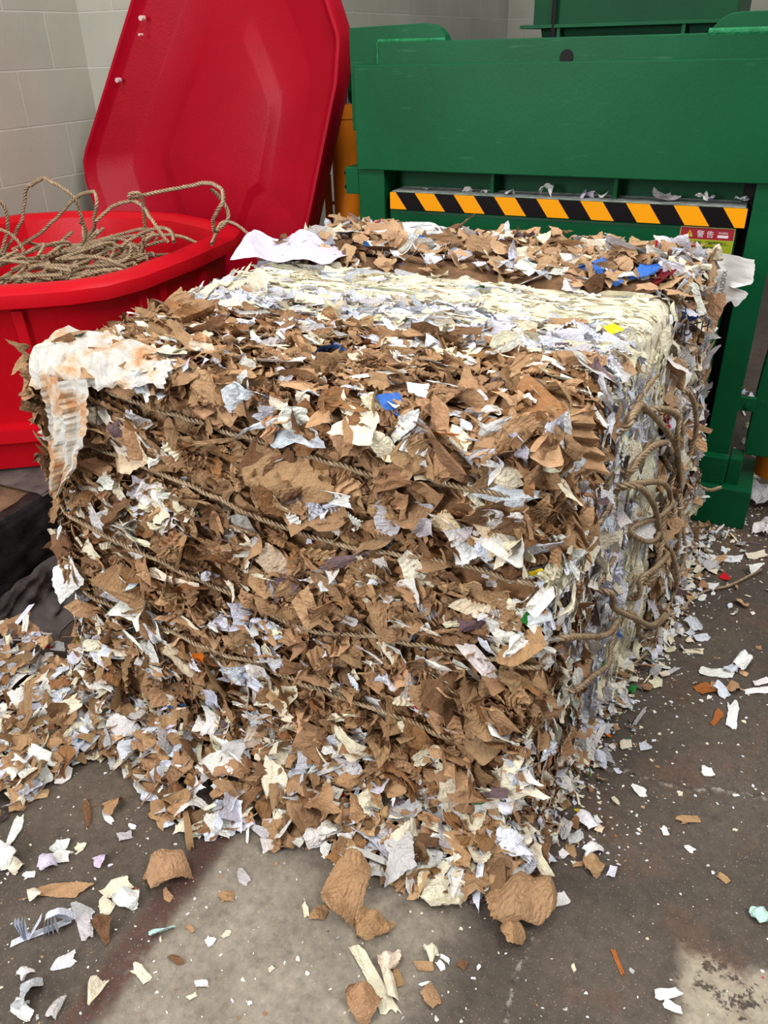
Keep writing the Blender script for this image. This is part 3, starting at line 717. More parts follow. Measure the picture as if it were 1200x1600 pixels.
def zone(y, x, z=1.0):
    w_ = 0.03 * noise.noise((x * 7, y * 3, z * 7)) + 0.012 * noise.noise((x * 30, 3, z * 30))
    k = min(1, max(0, (x + 0.50) / 0.28))          # the bands swing forward towards the right side
    if y + w_ < 1.655 - 0.17 * k: return 'kraft'
    if y + w_ < 1.875 - 0.11 * k: return 'white'
    if y + w_ * 0.4 < 2.135 - 0.05 * k * (z < 0.9): return 'cream'
    return 'card'

bale = empty('paper_bale', (-0.8, 1.9, 0), 'huge tied bale of shredded brown kraft and white paper on concrete floor', 'bale')
def bale_core():
    V, C, U, Q = [], [], [], []
    for face, nu, nv in (('F', 90, 84), ('T', 90, 112), ('R', 112, 84), ('L', 60, 44), ('B', 40, 40)):
        o = len(V)
        for i in range(nu):
            for j in range(nv):
                p, n = surf(face, i / (nu - 1), j / (nv - 1))
                V.append(p - n * 0.012)
                zn = zone(p[1], p[0], p[2])
                if zn == 'kraft': c = np.array(lin(150, 110, 74)) * (0.7 + 0.5 * abs(noise.noise(tuple(p * 25))))
                elif zn == 'white': c = np.array(lin(214, 214, 216))
                elif zn == 'cream': c = np.array(lin(240, 232, 208)) * (0.94 + 0.1 * noise.noise((p[0] * 6, p[1] * 120, p[2] * 6)))
                else: c = np.array(lin(140, 106, 76)) * (0.6 + 0.6 * abs(noise.noise(tuple(p * 25))))
                C.append((*c, 0)); U.append((0, 0))
        Q.append(grid_faces(nu, nv) + o)
    mesh_np('compacted_body', V, np.concatenate(Q), PAPER, bale, col=C, uv=U)
bale_core()

SC = []
def put(kind, face, a, b, Ls, Ws, color, prt, cls, off, tang, tilt, hero=False):
    p, n = surf(face, a, b)
    SC.append(scrap(kind, p + n * off, n, tang, Ls, Ws, color, prt, tilt, cls, hero))
def scatter_face(face, count, base):
    k = 0
    while k < count:
        a, b = rng.random(), rng.random()
        p, n = surf(face, a, b)
        zn = zone(p[1], p[0], p[2])
        if base == 'kraft' and zn != 'kraft' or base != 'kraft' and zn != base: 
            k += 0.25; continue
        k += 1
        along = np.array([1.0, 0, -0.15]) if face == 'F' else (np.array([1.0, 0, 0]) if face == 'T' else np.array([0, 0.15, 1.0]))
        if base == 'kraft':
            wf = {'F': 0.20 + 0.22 * max(0, 1 - p[2] / 0.40), 'T': 0.20, 'R': 0.55, 'L': 0.15}[face]
            if face == 'F': wf += 0.30 * max(0, (p[0] + 0.42) / 0.2) * (1 if p[0] > -0.42 else 0)
            wf *= 0.25 + 1.5 * max(0, min(1, 0.5 + 1.3 * noise.noise((p[0] * 5 + 3, p[1] * 5, p[2] * 5))))
            white = rng.random() < wf
            if white:
                c, pt = white_col(0.25); kd = rng.choice(['flake', 'crump', 'strip', 'flat', 'accord'], p=[0.36, 0.34, 0.14, 0.06, 0.10])
                Ls = rng.lognormal(-3.12, 0.40); Ws = Ls * rng.uniform(0.4, 0.95); cls = 'white_scrap'
                off = rng.normal(0.009, 0.005)
            else:
                c, pt = kraft_col(), 0; kd = rng.choice(['flake', 'crump', 'accord', 'strip'], p=[0.30, 0.34, 0.30, 0.06])
                Ls = rng.lognormal(-3.0, 0.42); Ws = Ls * rng.uniform(0.45, 1.0); cls = 'kraft_scrap'
                off = rng.normal(0.001, 0.006)
            if kd == 'strip': Ls *= 1.5; Ws *= 0.35
            if face == 'F':
                tl = (rng.normal(0.15, 0.42), rng.normal(0, 0.35))
                near = min(abs(p[2] - tie_z(q, p[0])) for q in range(4))
                if near < 0.026: off = min(off, 0.0) - 0.008
            else:
                tl = (rng.normal(0, 0.45), rng.normal(0, 0.25)); Ws *= 0.7; Ls *= 0.88
            tang = along + rng.normal(0, 0.55 if face == 'F' else 0.35, 3)
            put(kd, face, a, b, Ls, Ws, c, pt, cls, off, tang, tl)
        elif base == 'white':
            c, pt = white_col(0.45); 
            if rng.random() < 0.05: c, pt = kraft_col(), 0
            Ls = rng.lognormal(-3.1, 0.35)
            if max(c) < 0.4: Ls = min(Ls, 0.03)
            Ws = Ls * rng.uniform(0.25, 0.7)
            put(rng.choice(['crump', 'accord', 'flake', 'strip']), face, a, b, Ls, Ws, c, pt, 'white_scrap', rng.normal(0.002, 0.004), along + rng.normal(0, 0.25, 3), (rng.normal(0, 0.6), rng.normal(0, 0.2)))
        elif base == 'cream':
            c = shade(lin(242, 234, 208), 0.9, 1.05) if rng.random() < 0.85 else shade(BLUEW)
            Ls = rng.lognormal(-2.5, 0.4); Ws = rng.uniform(0.008, 0.02)
            if (face == 'T' and a > 0.9) or (face == 'R' and b > 0.9): Ls *= 0.35
            put(rng.choice(['accord', 'flake', 'crump']), face, a, b, Ls, Ws, c, 0, 'cream_scrap', rng.normal(-0.004, 0.002), along + rng.normal(0, 0.07, 3), (rng.normal(0, 0.5), rng.normal(0, 0.06)))
        else:
            u = rng.random()
            if face == 'R' and u > 0.42: u = 0.9
            if u < 0.54: c, pt, cls = shade(COLORS['cardboard'], 0.8, 1.1), 0, 'cardboard_scrap'
            elif u < 0.62: c, pt, cls = shade(lin(112, 80, 56)), 0, 'cardboard_scrap'
            elif u < 0.66: c, pt, cls = shade(COLORS[['red', 'darkred', 'black', 'blue', 'black'][rng.integers(5)]]), 0, 'coloured_scrap'
            else:
                c, pt = white_col(0.3); cls = 'white_scrap'
            Ls = rng.lognormal(-3.0, 0.35); Ws = Ls * rng.uniform(0.35, 0.9)
            if cls == 'coloured_scrap': Ls *= 0.6; Ws *= 0.6; cls = 'white_scrap'
            kd = rng.choice(['board', 'flake', 'crump'], p=[0.55, 0.25, 0.2])
            put(kd, face, a, b, Ls, Ws, c, pt, cls, abs(rng.normal(0.006, 0.010)), along + rng.normal(0, 0.6, 3), (rng.normal(0, 0.55), rng.normal(0, 0.45)))
scatter_face('F', 3300, 'kraft')
scatter_face('T', 2000, 'kraft'); scatter_face('T', 1000, 'white'); scatter_face('T', 800, 'cream'); scatter_face('T', 1300, 'card')
scatter_face('R', 1500, 'kraft'); scatter_face('R', 750, 'white'); scatter_face('R', 700, 'cream'); scatter_face('R', 1300, 'card')
for _ in range(110):                              # ruffled flaps standing out along the left corner
    zz = rng.random() ** 0.8
    put(rng.choice(['crump', 'accord', 'flake']), 'L', rng.random() * 0.10, zz, rng.lognormal(-2.75, 0.3), rng.lognormal(-3.1, 0.3), kraft_col() if rng.random() < 0.85 else white_col()[0], 0, 'kraft_scrap', rng.normal(0.014, 0.012), rng.normal(0, 1, 3), (rng.normal(0, 0.8), rng.normal(0, 0.8)))
for q in ((-1.432, 1.205, 1.03, 0.085, 0.055), (-1.425, 1.19, 0.955, 0.06, 0.06), (-1.43, 1.20, 0.90, 0.05, 0.06)):
    SC.append(scrap('crump', q[:3], (-0.3, -1, 0.1), (1, 0, 0.5), q[3], q[4], KRAFT, 0, (0, 0), 'kraft_scrap', True)); SC[-1].score += 1e3
scatter_face('L', 500, 'kraft'); scatter_face('L', 250, 'card')
# larger pieces that can be told one by one on the faces of the bale
NRM = {'F': (0, -1, 0), 'T': (0, 0, 1), 'R': (1, -0.08, 0.05)}
BIG = [
('T',-0.776,1.419,1.050,1.00,0.05,0.00,0.053,0.059,'wad','blue'),
('T',-0.257,1.756,1.050,0.89,-0.45,0.00,0.037,0.053,'flake','yellow'),
('T',-0.649,2.002,1.050,0.94,0.33,0.00,0.023,0.038,'flake','green'),
('T',-0.378,2.214,1.050,0.63,0.77,0.00,0.078,0.076,'flake','blue'),
('T',-0.263,2.204,1.050,0.29,0.96,-0.00,0.081,0.064,'flake','blue'),
('T',-0.221,2.178,1.050,0.68,-0.74,0.00,0.083,0.056,'flake','darkred'),
('T',-0.714,1.594,1.050,0.61,-0.79,0.00,0.146,0.024,'flake','white'),
('T',-1.058,2.502,1.050,0.20,0.98,0.00,0.297,0.143,'flake','white'),
('T',-0.983,2.600,1.050,0.91,-0.42,0.00,0.215,0.118,'flake','white'),
('T',-1.184,2.686,1.050,0.18,0.98,0.00,0.283,0.148,'flake','cardboard'),
('T',-1.220,2.525,1.050,0.30,0.96,0.00,0.128,0.118,'flake','cardboard'),
('T',-0.347,2.650,1.050,0.21,0.98,0.00,0.318,0.075,'flake','white'),
('R',-0.141,2.143,0.706,0.11,0.83,-0.55,0.129,0.035,'flake','red'),
('R',-0.141,2.121,0.686,0.10,0.92,-0.37,0.137,0.016,'flake','red'),
('R',-0.157,2.135,0.955,0.09,0.96,-0.25,0.487,0.026,'flake','printdark'),
('F',-0.461,1.200,1.041,0.31,0.00,-0.95,0.079,0.035,'flake','kraft'),
('F',-0.498,1.200,1.010,0.60,0.00,-0.80,0.061,0.032,'flake','grey'),
('F',-0.419,1.200,0.999,0.84,0.00,-0.54,0.043,0.026,'flake','cream'),
('F',-0.561,1.200,0.974,0.54,0.00,-0.84,0.069,0.034,'flake','cream'),
('F',-0.522,1.200,1.006,0.70,0.00,0.72,0.083,0.023,'flake','white'),
('F',-0.361,1.200,1.068,0.97,0.00,0.25,0.068,0.034,'wad','grey'),
('F',-0.334,1.200,1.026,0.76,0.00,0.65,0.113,0.037,'flake','kraft'),
('F',-0.633,1.200,0.962,0.53,0.00,-0.85,0.056,0.038,'flake','tan'),
('F',-0.263,1.200,1.026,-0.23,0.00,-0.97,0.105,0.029,'flake','bluewhite'),
('F',-0.345,1.200,0.906,1.00,0.00,0.07,0.129,0.034,'flake','bluewhite'),
('F',-0.428,1.200,0.834,0.85,0.00,0.53,0.050,0.043,'flake','stain'),
('F',-0.402,1.200,0.806,0.47,0.00,-0.88,0.085,0.039,'flake','white'),
('F',-0.353,1.200,0.824,0.46,0.00,-0.89,0.075,0.027,'flake','stain'),
('F',-0.361,1.200,0.795,0.59,0.00,-0.81,0.044,0.022,'flake','bluewhite'),
('F',-0.259,1.200,0.764,0.91,0.00,0.41,0.033,0.013,'flake','yellow'),
('F',-0.307,1.200,0.751,0.65,0.00,-0.76,0.052,0.037,'wad','kraftdark'),
('F',-0.558,1.200,0.805,0.80,0.00,-0.60,0.073,0.057,'flake','grey'),
('F',-0.827,1.200,0.639,0.39,0.00,-0.92,0.098,0.057,'flake','stain'),
('F',-0.696,1.200,0.840,0.99,0.00,0.10,0.110,0.032,'flake','white'),
('F',-0.571,1.200,0.577,0.22,0.00,-0.97,0.106,0.035,'flake','kraft'),
('F',-0.561,1.200,0.494,0.69,0.00,-0.73,0.055,0.034,'flake','cream'),
('F',-0.789,1.200,0.857,0.92,0.00,0.38,0.218,0.094,'wad','kraft'),
('F',-0.831,1.200,0.885,0.70,0.00,0.72,0.147,0.064,'wad','kraftdark'),
('F',-0.733,1.200,0.832,0.76,0.00,-0.65,0.090,0.102,'flake','kraft'),
('F',-1.175,1.200,0.868,0.27,0.00,-0.96,0.106,0.088,'flake','stain'),
('F',-1.148,1.200,0.873,0.43,0.00,-0.90,0.109,0.081,'wad','kraft'),
('F',-0.857,1.200,1.032,0.18,0.00,-0.98,0.065,0.028,'flake','white'),
('F',-1.268,1.200,0.746,0.85,0.00,0.52,0.104,0.026,'flake','white'),
('F',-1.119,1.200,0.719,0.71,0.00,-0.70,0.058,0.052,'flake','cream'),
('F',-1.217,1.200,0.385,0.32,0.00,-0.95,0.115,0.050,'flake','white'),
('F',-1.200,1.200,0.224,0.13,0.00,-0.99,0.188,0.048,'strip','white'),
('F',-1.039,1.200,0.172,0.11,0.00,-0.99,0.148,0.049,'strip','bluewhite'),
('F',-1.039,1.200,0.105,0.06,-0.00,-1.00,0.133,0.031,'strip','white'),
('F',-0.937,1.200,0.293,1.00,0.00,0.03,0.129,0.044,'flake','bluewhite'),
('F',-1.434,1.200,0.463,0.55,0.00,-0.83,0.081,0.123,'flake','white'),
('F',-1.269,1.200,-0.185,0.17,0.00,-0.98,0.124,0.057,'strip','cream'),
('F',-1.189,1.200,-0.176,0.97,0.00,0.25,0.143,0.058,'flake','cream'),
('F',-0.651,1.200,0.119,0.41,0.00,-0.91,0.100,0.051,'flake','print'),
('F',-0.430,1.200,0.611,0.45,0.00,-0.89,0.031,0.022,'flake','cream'),
('F',-1.065,1.200,0.311,0.96,0.00,-0.28,0.034,0.030,'flake','orange'),
('F',-0.343,1.200,0.152,0.91,0.00,0.42,0.033,0.027,'flake','green'),
('F',-0.366,1.200,0.096,0.97,0.00,0.24,0.094,0.084,'flake','print'),
('F',-0.588,1.200,-0.056,0.82,0.00,0.57,0.196,0.051,'wad','bluewhite'),
('F',-0.730,1.200,-0.041,1.00,0.00,0.04,0.110,0.103,'flake','bluewhite'),
('F',-0.535,1.200,0.027,0.53,0.00,-0.85,0.124,0.067,'flake','cream'),
('F',-0.395,1.200,0.005,0.29,0.00,-0.96,0.144,0.055,'flake','cream'),
('F',-0.377,1.200,0.626,0.88,0.00,0.48,0.074,0.043,'wad','purple'),
('F',-0.654,1.200,0.691,0.93,0.00,0.38,0.113,0.029,'flake','purple'),
('F',-0.499,1.200,0.701,0.53,0.00,-0.85,0.077,0.038,'wad','cream'),
('F',-0.291,1.200,0.598,0.91,0.00,0.42,0.123,0.058,'wad','kraft'),
('F',-0.315,1.200,0.683,0.43,0.00,-0.90,0.132,0.042,'flake','kraft'),
('R',-0.222,1.236,1.018,0.05,0.68,-0.73,0.164,0.051,'flake','white'),
('R',-0.203,1.471,0.803,0.08,0.79,-0.61,0.109,0.022,'flake','white'),
('R',-0.181,1.712,0.767,0.09,0.76,-0.64,0.432,0.092,'flake','cream'),
('R',-0.161,1.901,0.665,0.10,0.75,-0.66,0.337,0.082,'flake','cream'),
('R',-0.107,2.362,0.521,0.12,0.83,-0.55,0.328,0.050,'flake','white'),
('R',-0.093,2.530,0.549,0.13,0.91,-0.40,0.375,0.024,'flake','tan'),
('R',-0.077,2.610,0.462,0.14,0.83,-0.54,0.303,0.023,'flake','tan'),
('R',-0.211,1.331,0.472,0.08,0.66,-0.75,0.216,0.032,'flake','cream'),
('R',-0.143,1.905,0.280,0.12,0.82,-0.56,0.282,0.028,'flake','cream'),
('R',-0.173,1.686,0.438,0.10,0.79,-0.61,0.264,0.019,'flake','cream'),
('R',-0.098,2.212,0.148,0.14,0.95,-0.29,0.252,0.072,'flake','white'),
('R',-0.157,1.771,0.240,0.11,0.73,-0.67,0.102,0.011,'flake','blue'),
('R',-0.207,1.403,0.734,0.08,0.84,-0.54,0.227,0.018,'flake','white'),
('R',-0.158,1.859,0.519,0.10,0.74,-0.66,0.213,0.056,'flake','white'),
('R',-0.205,1.373,0.301,0.08,0.63,-0.77,0.162,0.026,'flake','mint'),
]
def inner(face, x, y, z):
    if face == 'F': return 'F', (x - xl(z)) / (xrt(1.2, z) - xl(z)), z / BH
    if face == 'T': return 'T', (x - xl(1.0)) / (xrt(y, 1.0) - xl(1.0)), (y - BY0) / BD
    return 'R', (y - BY0) / BD, z / BH
bigs = []
for face, x, y, z, tx, ty, tz, Ls, Ws, kd, cn in BIG:
    fc, a, b = inner(face, x, y, z); a = min(1, max(0, a)); b = min(1, max(0.0, b))
    p, n = surf(fc, a, b)
    if face == 'R': Ls = min(Ls, 0.13)
    cls = 'kraft_scrap' if cn in ('kraft', 'kraftdark', 'kraftorange', 'tan') else ('cardboard_scrap' if cn == 'cardboard' else 'white_scrap')
    k2 = 'crump' if kd == 'wad' else kd
    s = scrap(k2, p + n * 0.016, NRM[face], (tx, ty, tz), Ls * 1.05, Ws * 1.1, shade(COLORS[cn], 0.95, 1.05), PRINTS.get(cn, 0.0), (rng.normal(0, 0.15), rng.normal(0, 0.15)), cls, True, zs=min(0.05, math.sqrt(Ls * Ws) * 0.8))
    s.score = 1e3 + s.score; SC.append(s)
by = {}
for s in SC: by.setdefault(s.cls, []).append(s)
rest = []
for cls in ('kraft_scrap', 'white_scrap', 'cardboard_scrap', 'cream_scrap'):
    l = sorted(by[cls], key=lambda s: -s.score)
    for s in l[:100]: scrap_obj(cls, [s], bale)
    rest += l[100:]
tag(scrap_obj('shredded_paper', rest, bale), kind='stuff')

# stained white sheet folded over the top left corner
def drape(name, f, nu, nv, mat, parent, amp, seed, thick=False):
    V = []
    for i in range(nu):
        for j in range(nv):
            p = np.array(f(i / (nu - 1), j / (nv - 1)))
            q = p * 14 + seed
            d = np.array([noise.noise(tuple(q)), noise.noise(tuple(q + 9.3)), noise.noise(tuple(q + 17.1))]) * amp
            q2 = p * 24 + seed                          # sharp folded creases
            d += np.array([0.3, -0.8, 0.5]) * (abs(noise.noise(tuple(q2))) + 0.5 * abs(noise.noise(tuple(q2 * 2.1))) - 0.3) * amp * 1.3
            V.append(p + d)
    return mesh_np(name, V, grid_faces(nu, nv), mat, parent, smooth=False)
def jag(u, s): return 0.02 * noise.noise((u * 9, s, 0)) + 0.012 * noise.noise((u * 31, s, 2))
def sheet1(u, v):
    x = -1.405 + 0.375 * u
    back = 0.05 + 0.06 * (1 - u); front = 0.085 * (1 - 0.45 * u) + jag(u, 1)
    s = -back + (back + front) * v
    x += jag(v, 5) * (1 if u > 0.9 else 0.3)
    if s < 0: return (x, 1.222 - s, 1.058)
    return (x, 1.222 - min(s, 0.05) * 0.95, 1.058 - s * 0.95)
o_ = drape('stained_sheet', sheet1, 44, 22, STAINED, bale, 0.016, 2.0)
o_['label'] = 'white torn sheet with rust stains'
def sheet2(u, v):
    z = 1.01 - 0.27 * u; wdt = 0.080 * (1 - 0.75 * u ** 2)
    x = -1.285 - 0.09 * (u - 0.1) ** 2 + (v - 0.5) * wdt * 1.6 + jag(u, 3) * 0.7
    return (x, 1.162 - 0.03 * u + 0.010 * math.sin(v * 9 + u * 3) + 0.006 * math.sin(v * 21 - u * 2), z)
o_ = drape('stained_sheet', sheet2, 40, 16, STAINED, bale, 0.005, 6.0)
o_['label'] = 'long cream sheet hanging down the left corner'
def sack(u, v):
    z = 1.045 - 0.15 * v + 0.02 * u * (v - 0.5); x = -0.165 + 0.15 * u + 0.01 * math.sin(v * 4) + (0.35 * jag(v * 0.4, 8) - 0.05 * max(0, 1 - abs(v - 0.62) / 0.08)) * max(0, (u - 0.6) / 0.4)
    y = 2.58 + 0.03 * math.sin(u * 4.5) + 0.04 * u
    return (x, y, z + (0.03 * noise.noise((u * 8, 4, 1)) if v > 0.95 else 0))
m_ = new_flat('white_sack', lin(232, 230, 226), 0.5)
o_ = drape('plastic_sack_flap', sack, 30, 20, m_, bale, 0.004, 3.0); o_['label'] = 'torn white plastic sack flap with black lettering'
text_obj('sack_print', 'NASOFIX', 0.02, (-0.080, 2.606, 0.915), INK, o_, (math.pi / 2, -math.pi / 2, 0))
text_obj('carton_print', 'NUTH', 0.045, (-0.165, 2.10, 0.935), INK, bale, (math.pi / 2, 0, 0.9))
for p, dx, dz in (((-0.075, 2.36, 0.60), 0.085, -0.02), ((-0.07, 2.34, 0.565), 0.07, -0.05)):
    s = scrap('board', p, (0, -1, 0.3), (dx, 0, dz), 0.10, 0.024, shade(COLORS['tan']), 0, cls='kraft_scrap')
    scrap_obj('cardboard_tab', [s], bale)

# ------------------------------------------------------------------ rope
def catmull(P, n):
    P = [Vector(p) for p in P]; P = [P[0] * 2 - P[1]] + P + [P[-1] * 2 - P[-2]]
    out = []
    for i in range(1, len(P) - 2):
        d = (P[i + 1] - P[i]).length; m = max(2, int(d / n))
        for k in range(m):
            t = k / m; a, b, c, d_ = P[i - 1], P[i], P[i + 1], P[i + 2]
            out.append(0.5 * ((2 * b) + (c - a) * t + (2 * a - 5 * b + 4 * c - d_) * t * t + (3 * b - a - 3 * c + d_) * t ** 3))
    out.append(P[-2]); return out
def rope_geo(P, rad, step=0.0045, pitch=None, wob=0.0, strands=3):
    """laid rope: three strands wound round each other"""
    pitch = rad * 5.5 if pitch is None else pitch
    pts = catmull(P, step); K = 6; n = len(pts)
    ctr, nn, bb, ss = [], [], [], []
    nrm = None; s = 0; prev = None
    for i, p in enumerate(pts):
        t = (pts[min(i + 1, n - 1)] - pts[max(i - 1, 0)]).normalized()
        if nrm is None: nrm = t.orthogonal().normalized()
        nrm = (nrm - t * nrm.dot(t)).normalized()
        if prev is not None: s += (p - prev).length
        prev = p
        q = p + Vector(noise.noise_vector(p * 25)) * wob if wob else p
        ctr.append(q[:]); nn.append(nrm[:]); bb.append(t.cross(nrm)[:]); ss.append(s)
    ctr, nn, bb, ss = map(np.array, (ctr, nn, bb, ss))
    Vs, Us, Qs = [], [], []
    for m in range(strands):
        ph = ss / pitch * 2 * np.pi + 2 * np.pi * m / strands
        e = nn * np.cos(ph)[:, None] + bb * np.sin(ph)[:, None]; f = -nn * np.sin(ph)[:, None] + bb * np.cos(ph)[:, None]
        c = ctr + e * rad * 0.50
        for k in range(K):
            a = 2 * np.pi * k / K
            Vs.append(c + (e * math.cos(a) + f * math.sin(a)) * rad * 0.56)
            Us.append(np.stack([ss * 2 + m * 3.7, np.full(n, k / K)], axis=1))
    V = np.stack(Vs, axis=1).reshape(-1, 3); U = np.stack(Us, axis=1).reshape(-1, 2); KK = strands * K
    Q = [(i * KK + m * K + k, (i + 1) * KK + m * K + k, (i + 1) * KK + m * K + (k + 1) % K, i * KK + m * K + (k + 1) % K) for i in range(n - 1) for m in range(strands) for k in range(K)]
    return V, U, np.array(Q)
def rope_obj(name, geos, parent=None):
    o = 0; Vs, Us, Qs = [], [], []
    for V, U, Q in geos: Vs.append(V); Us.append(U); Qs.append(Q + o); o += len(V)
    return mesh_np(name, np.concatenate(Vs), np.concatenate(Qs), ROPE, parent, uv=np.concatenate(Us), smooth=True, base=True)
for t in TIES:
    pts = []
    for x, y, z in t:
        p, n = surf('F', min(1, max(0, (x - xl(z)) / (xrt(1.2, z) - xl(z)))), z / BH)
        pts.append((p[0], p[1] - 0.019, p[2]))
    x, y, z = pts[-1]; pts += [(x + 0.02, y + 0.03, z), (xrt(1.35, z) + 0.012, 1.35, z), (xrt(1.6, z) + 0.012, 1.62, z), (xrt(1.9, z) + 0.01, 1.9, z)]
    x, y, z = pts[0]; pts = [(xl(z) - 0.01, 1.5, z + 0.02), (xl(z) - 0.012, 1.28, z + 0.01)] + pts
    rope_obj('rope_tie', [rope_geo(pts, 0.0058, wob=0.005)], bale)

ROPES = dict(
loopA=[(-0.203,1.492,0.938),(-0.202,1.516,0.960),(-0.191,1.647,0.929),(-0.178,1.790,0.862),(-0.158,1.970,0.738),(-0.136,2.128,0.611),(-0.123,2.187,0.494),(-0.125,2.124,0.420),(-0.131,2.040,0.360),(-0.136,1.966,0.285)],
loopB=[(-0.174,1.838,0.850),(-0.153,2.035,0.751),(-0.129,2.207,0.607),(-0.112,2.275,0.464),(-0.109,2.251,0.378),(-0.101,2.248,0.267),(-0.086,2.303,0.142),(-0.073,2.327,0.002),(-0.086,2.231,-0.026),(-0.119,2.022,0.091)],
loopC=[(-0.190,1.605,0.765),(-0.166,1.839,0.661),(-0.140,2.048,0.540),(-0.125,2.145,0.462),(-0.125,2.124,0.420)],
loopD=[(-0.190,1.607,0.759),(-0.173,1.756,0.645),(-0.150,1.926,0.503),(-0.130,2.057,0.371),(-0.116,2.134,0.285),(-0.095,2.230,0.137),(-0.081,2.282,0.031),(-0.093,2.188,0.028),(-0.132,1.941,0.157),(-0.161,1.752,0.306),(-0.184,1.580,0.449),(-0.197,1.478,0.560)],
loopE=[(-0.154,1.986,0.699),(-0.175,1.796,0.776),(-0.182,1.709,0.776),(-0.186,1.656,0.768)],
loopF=[(-0.124,2.149,0.450),(-0.147,1.957,0.506),(-0.168,1.782,0.569),(-0.174,1.725,0.573),(-0.161,1.824,0.496),(-0.145,1.946,0.442),(-0.135,2.048,0.439),(-0.130,2.107,0.471)],
loopG=[(-0.142,2.180,0.769),(-0.122,2.294,0.631),(-0.111,2.321,0.517),(-0.113,2.252,0.442),(-0.115,2.205,0.400)],
loopH=[(-0.123,2.090,0.310),(-0.147,1.907,0.373),(-0.158,1.811,0.390),(-0.156,1.807,0.331)],
loopI=[(-0.152,1.818,0.272),(-0.141,1.878,0.166),(-0.115,2.034,0.046),(-0.089,2.206,-0.048),(-0.076,2.299,-0.085)],
loopJ=[(-0.221,1.242,0.604),(-0.194,1.490,0.437),(-0.174,1.656,0.360),(-0.173,1.650,0.294),(-0.181,1.576,0.288),(-0.200,1.419,0.369),(-0.210,1.330,0.392)],
loopK=[(-0.154,2.036,0.768),(-0.150,2.027,0.682),(-0.122,2.205,0.506),(-0.096,2.325,0.318),(-0.080,2.361,0.157),(-0.086,2.283,0.105),(-0.079,2.277,-0.043),(-0.067,2.368,-0.216),(-0.085,2.234,-0.175)],
TAIL_END=[(-0.130,2.350,0.445),(-0.104,2.420,0.394),(-0.056,2.550,0.311),(-0.008,2.680,0.233),(0.027,2.740,0.220)],
TAIL=[(-0.117,2.082,0.010),(-0.072,2.035,0.010),(-0.056,2.124,0.010),(-0.023,2.243,0.010),(0.041,2.383,0.010),(0.115,2.453,0.010),(0.208,2.593,0.010)],
TAIL2=[(-0.233,1.789,0.030),(-0.152,1.838,0.030),(-0.097,1.936,0.030),(-0.067,2.043,0.030),(-0.071,2.142,0.030)],
archA=[(-2.662,2.250,0.921),(-2.548,2.250,1.057),(-2.493,2.250,1.171),(-2.422,2.250,1.199),(-2.324,2.250,1.224),(-2.252,2.250,1.218),(-2.191,2.250,1.176),(-2.205,2.250,1.097),(-2.250,2.250,1.018),(-2.329,2.250,0.956)],
archB=[(-2.653,2.250,0.945),(-2.515,2.250,1.013),(-2.355,2.250,1.122),(-2.269,2.250,1.158),(-2.162,2.250,1.178),(-2.133,2.250,1.148),(-2.172,2.250,1.088),(-2.211,2.250,1.054),(-2.319,2.250,0.991)],
archC=[(-2.143,2.250,1.090),(-2.088,2.250,1.135),(-2.014,2.250,1.153),(-1.947,2.250,1.148),(-1.885,2.250,1.124),(-1.834,2.250,1.086),(-1.807,2.250,1.046)],
archD=[(-1.946,2.250,1.027),(-1.996,2.250,0.991),(-1.973,2.250,1.068),(-1.942,2.250,1.132),(-1.908,2.250,1.190),(-1.928,2.250,1.197),(-1.937,2.250,1.181),(-1.903,2.250,1.188),(-1.803,2.250,1.204),(-1.710,2.250,1.222),(-1.624,2.250,1.221),(-1.579,2.250,1.198),(-1.569,2.250,1.179),(-1.612,2.250,1.138),(-1.649,2.250,1.090),(-1.659,2.250,1.076)],
archE=[(-1.658,2.250,1.208),(-1.650,2.250,1.166),(-1.638,2.250,1.117),(-1.658,2.250,1.082)],
archF=[(-2.049,2.250,1.009),(-1.998,2.250,1.045),(-1.909,2.250,1.071),(-1.838,2.250,1.065),(-1.799,2.250,1.044)],
archG=[(-2.573,2.250,1.167),(-2.554,2.250,1.113),(-2.598,2.250,1.008),(-2.641,2.250,0.934)],
archH=[(-2.610,2.250,1.065),(-2.540,2.250,1.034),(-2.494,2.250,0.980),(-2.490,2.250,0.945)],
overrim=[(-1.796,2.500,1.054),(-1.754,2.500,1.063),(-1.707,2.500,1.043),(-1.666,2.500,1.006),(-1.645,2.500,0.958)],
)
def off_right(P, d=0.035):
    o = [(max(x, xrt(y, z)) + d + 0.012 * math.sin(i * 1.7), y, max(z, 0.012)) for i, (x, y, z) in enumerate(P)]
    s, e = o[0], o[-1]                               # both ends run back into the bale
    return [(s[0] - 0.07, s[1] - 0.02, s[2] - 0.02)] + o + [(e[0] - 0.08, e[1] + 0.02, max(0.01, e[2] - 0.02))]
KN = [('loopA', 'twisted rope looping from the white band down to the knot on the bale side', 0.0081),
      ('loopB', 'longest twisted rope strand hanging down the right side of the bale', 0.0081),
      ('loopC', 'short brown rope bight arching left at mid height of the bale side', 0.0074),
      ('loopD', 'brown rope curving from mid height into the bottom bundle on the bale side', 0.0074),
      ('loopE', 'short twisted rope over the cream patch on the bale side', 0.0081),
      ('loopF', 'small round rope loop framing a white scrap on the bale side', 0.0068),
      ('loopG', 'upright rope strand beside the red scraps at the rear of the bale side', 0.0081),
      ('loopH', 'twisted rope bending into the upper edge of the bottom bundle', 0.0081),
      ('loopI', 'round rope loop resting below the bundle at the bale foot', 0.0068),
      ('loopJ', 'rope strand trailing down from the bundle towards the bale corner', 0.0068),
      ('loopK', 'rearmost rope strand hanging behind the others on the bale side', 0.0068)]
for i, (k, lab, rad) in enumerate(KN):
    tag(rope_obj('baling_rope', [rope_geo(off_right(ROPES[k], 0.022 + 0.006 * (i % 4)), rad)]), lab, 'rope')
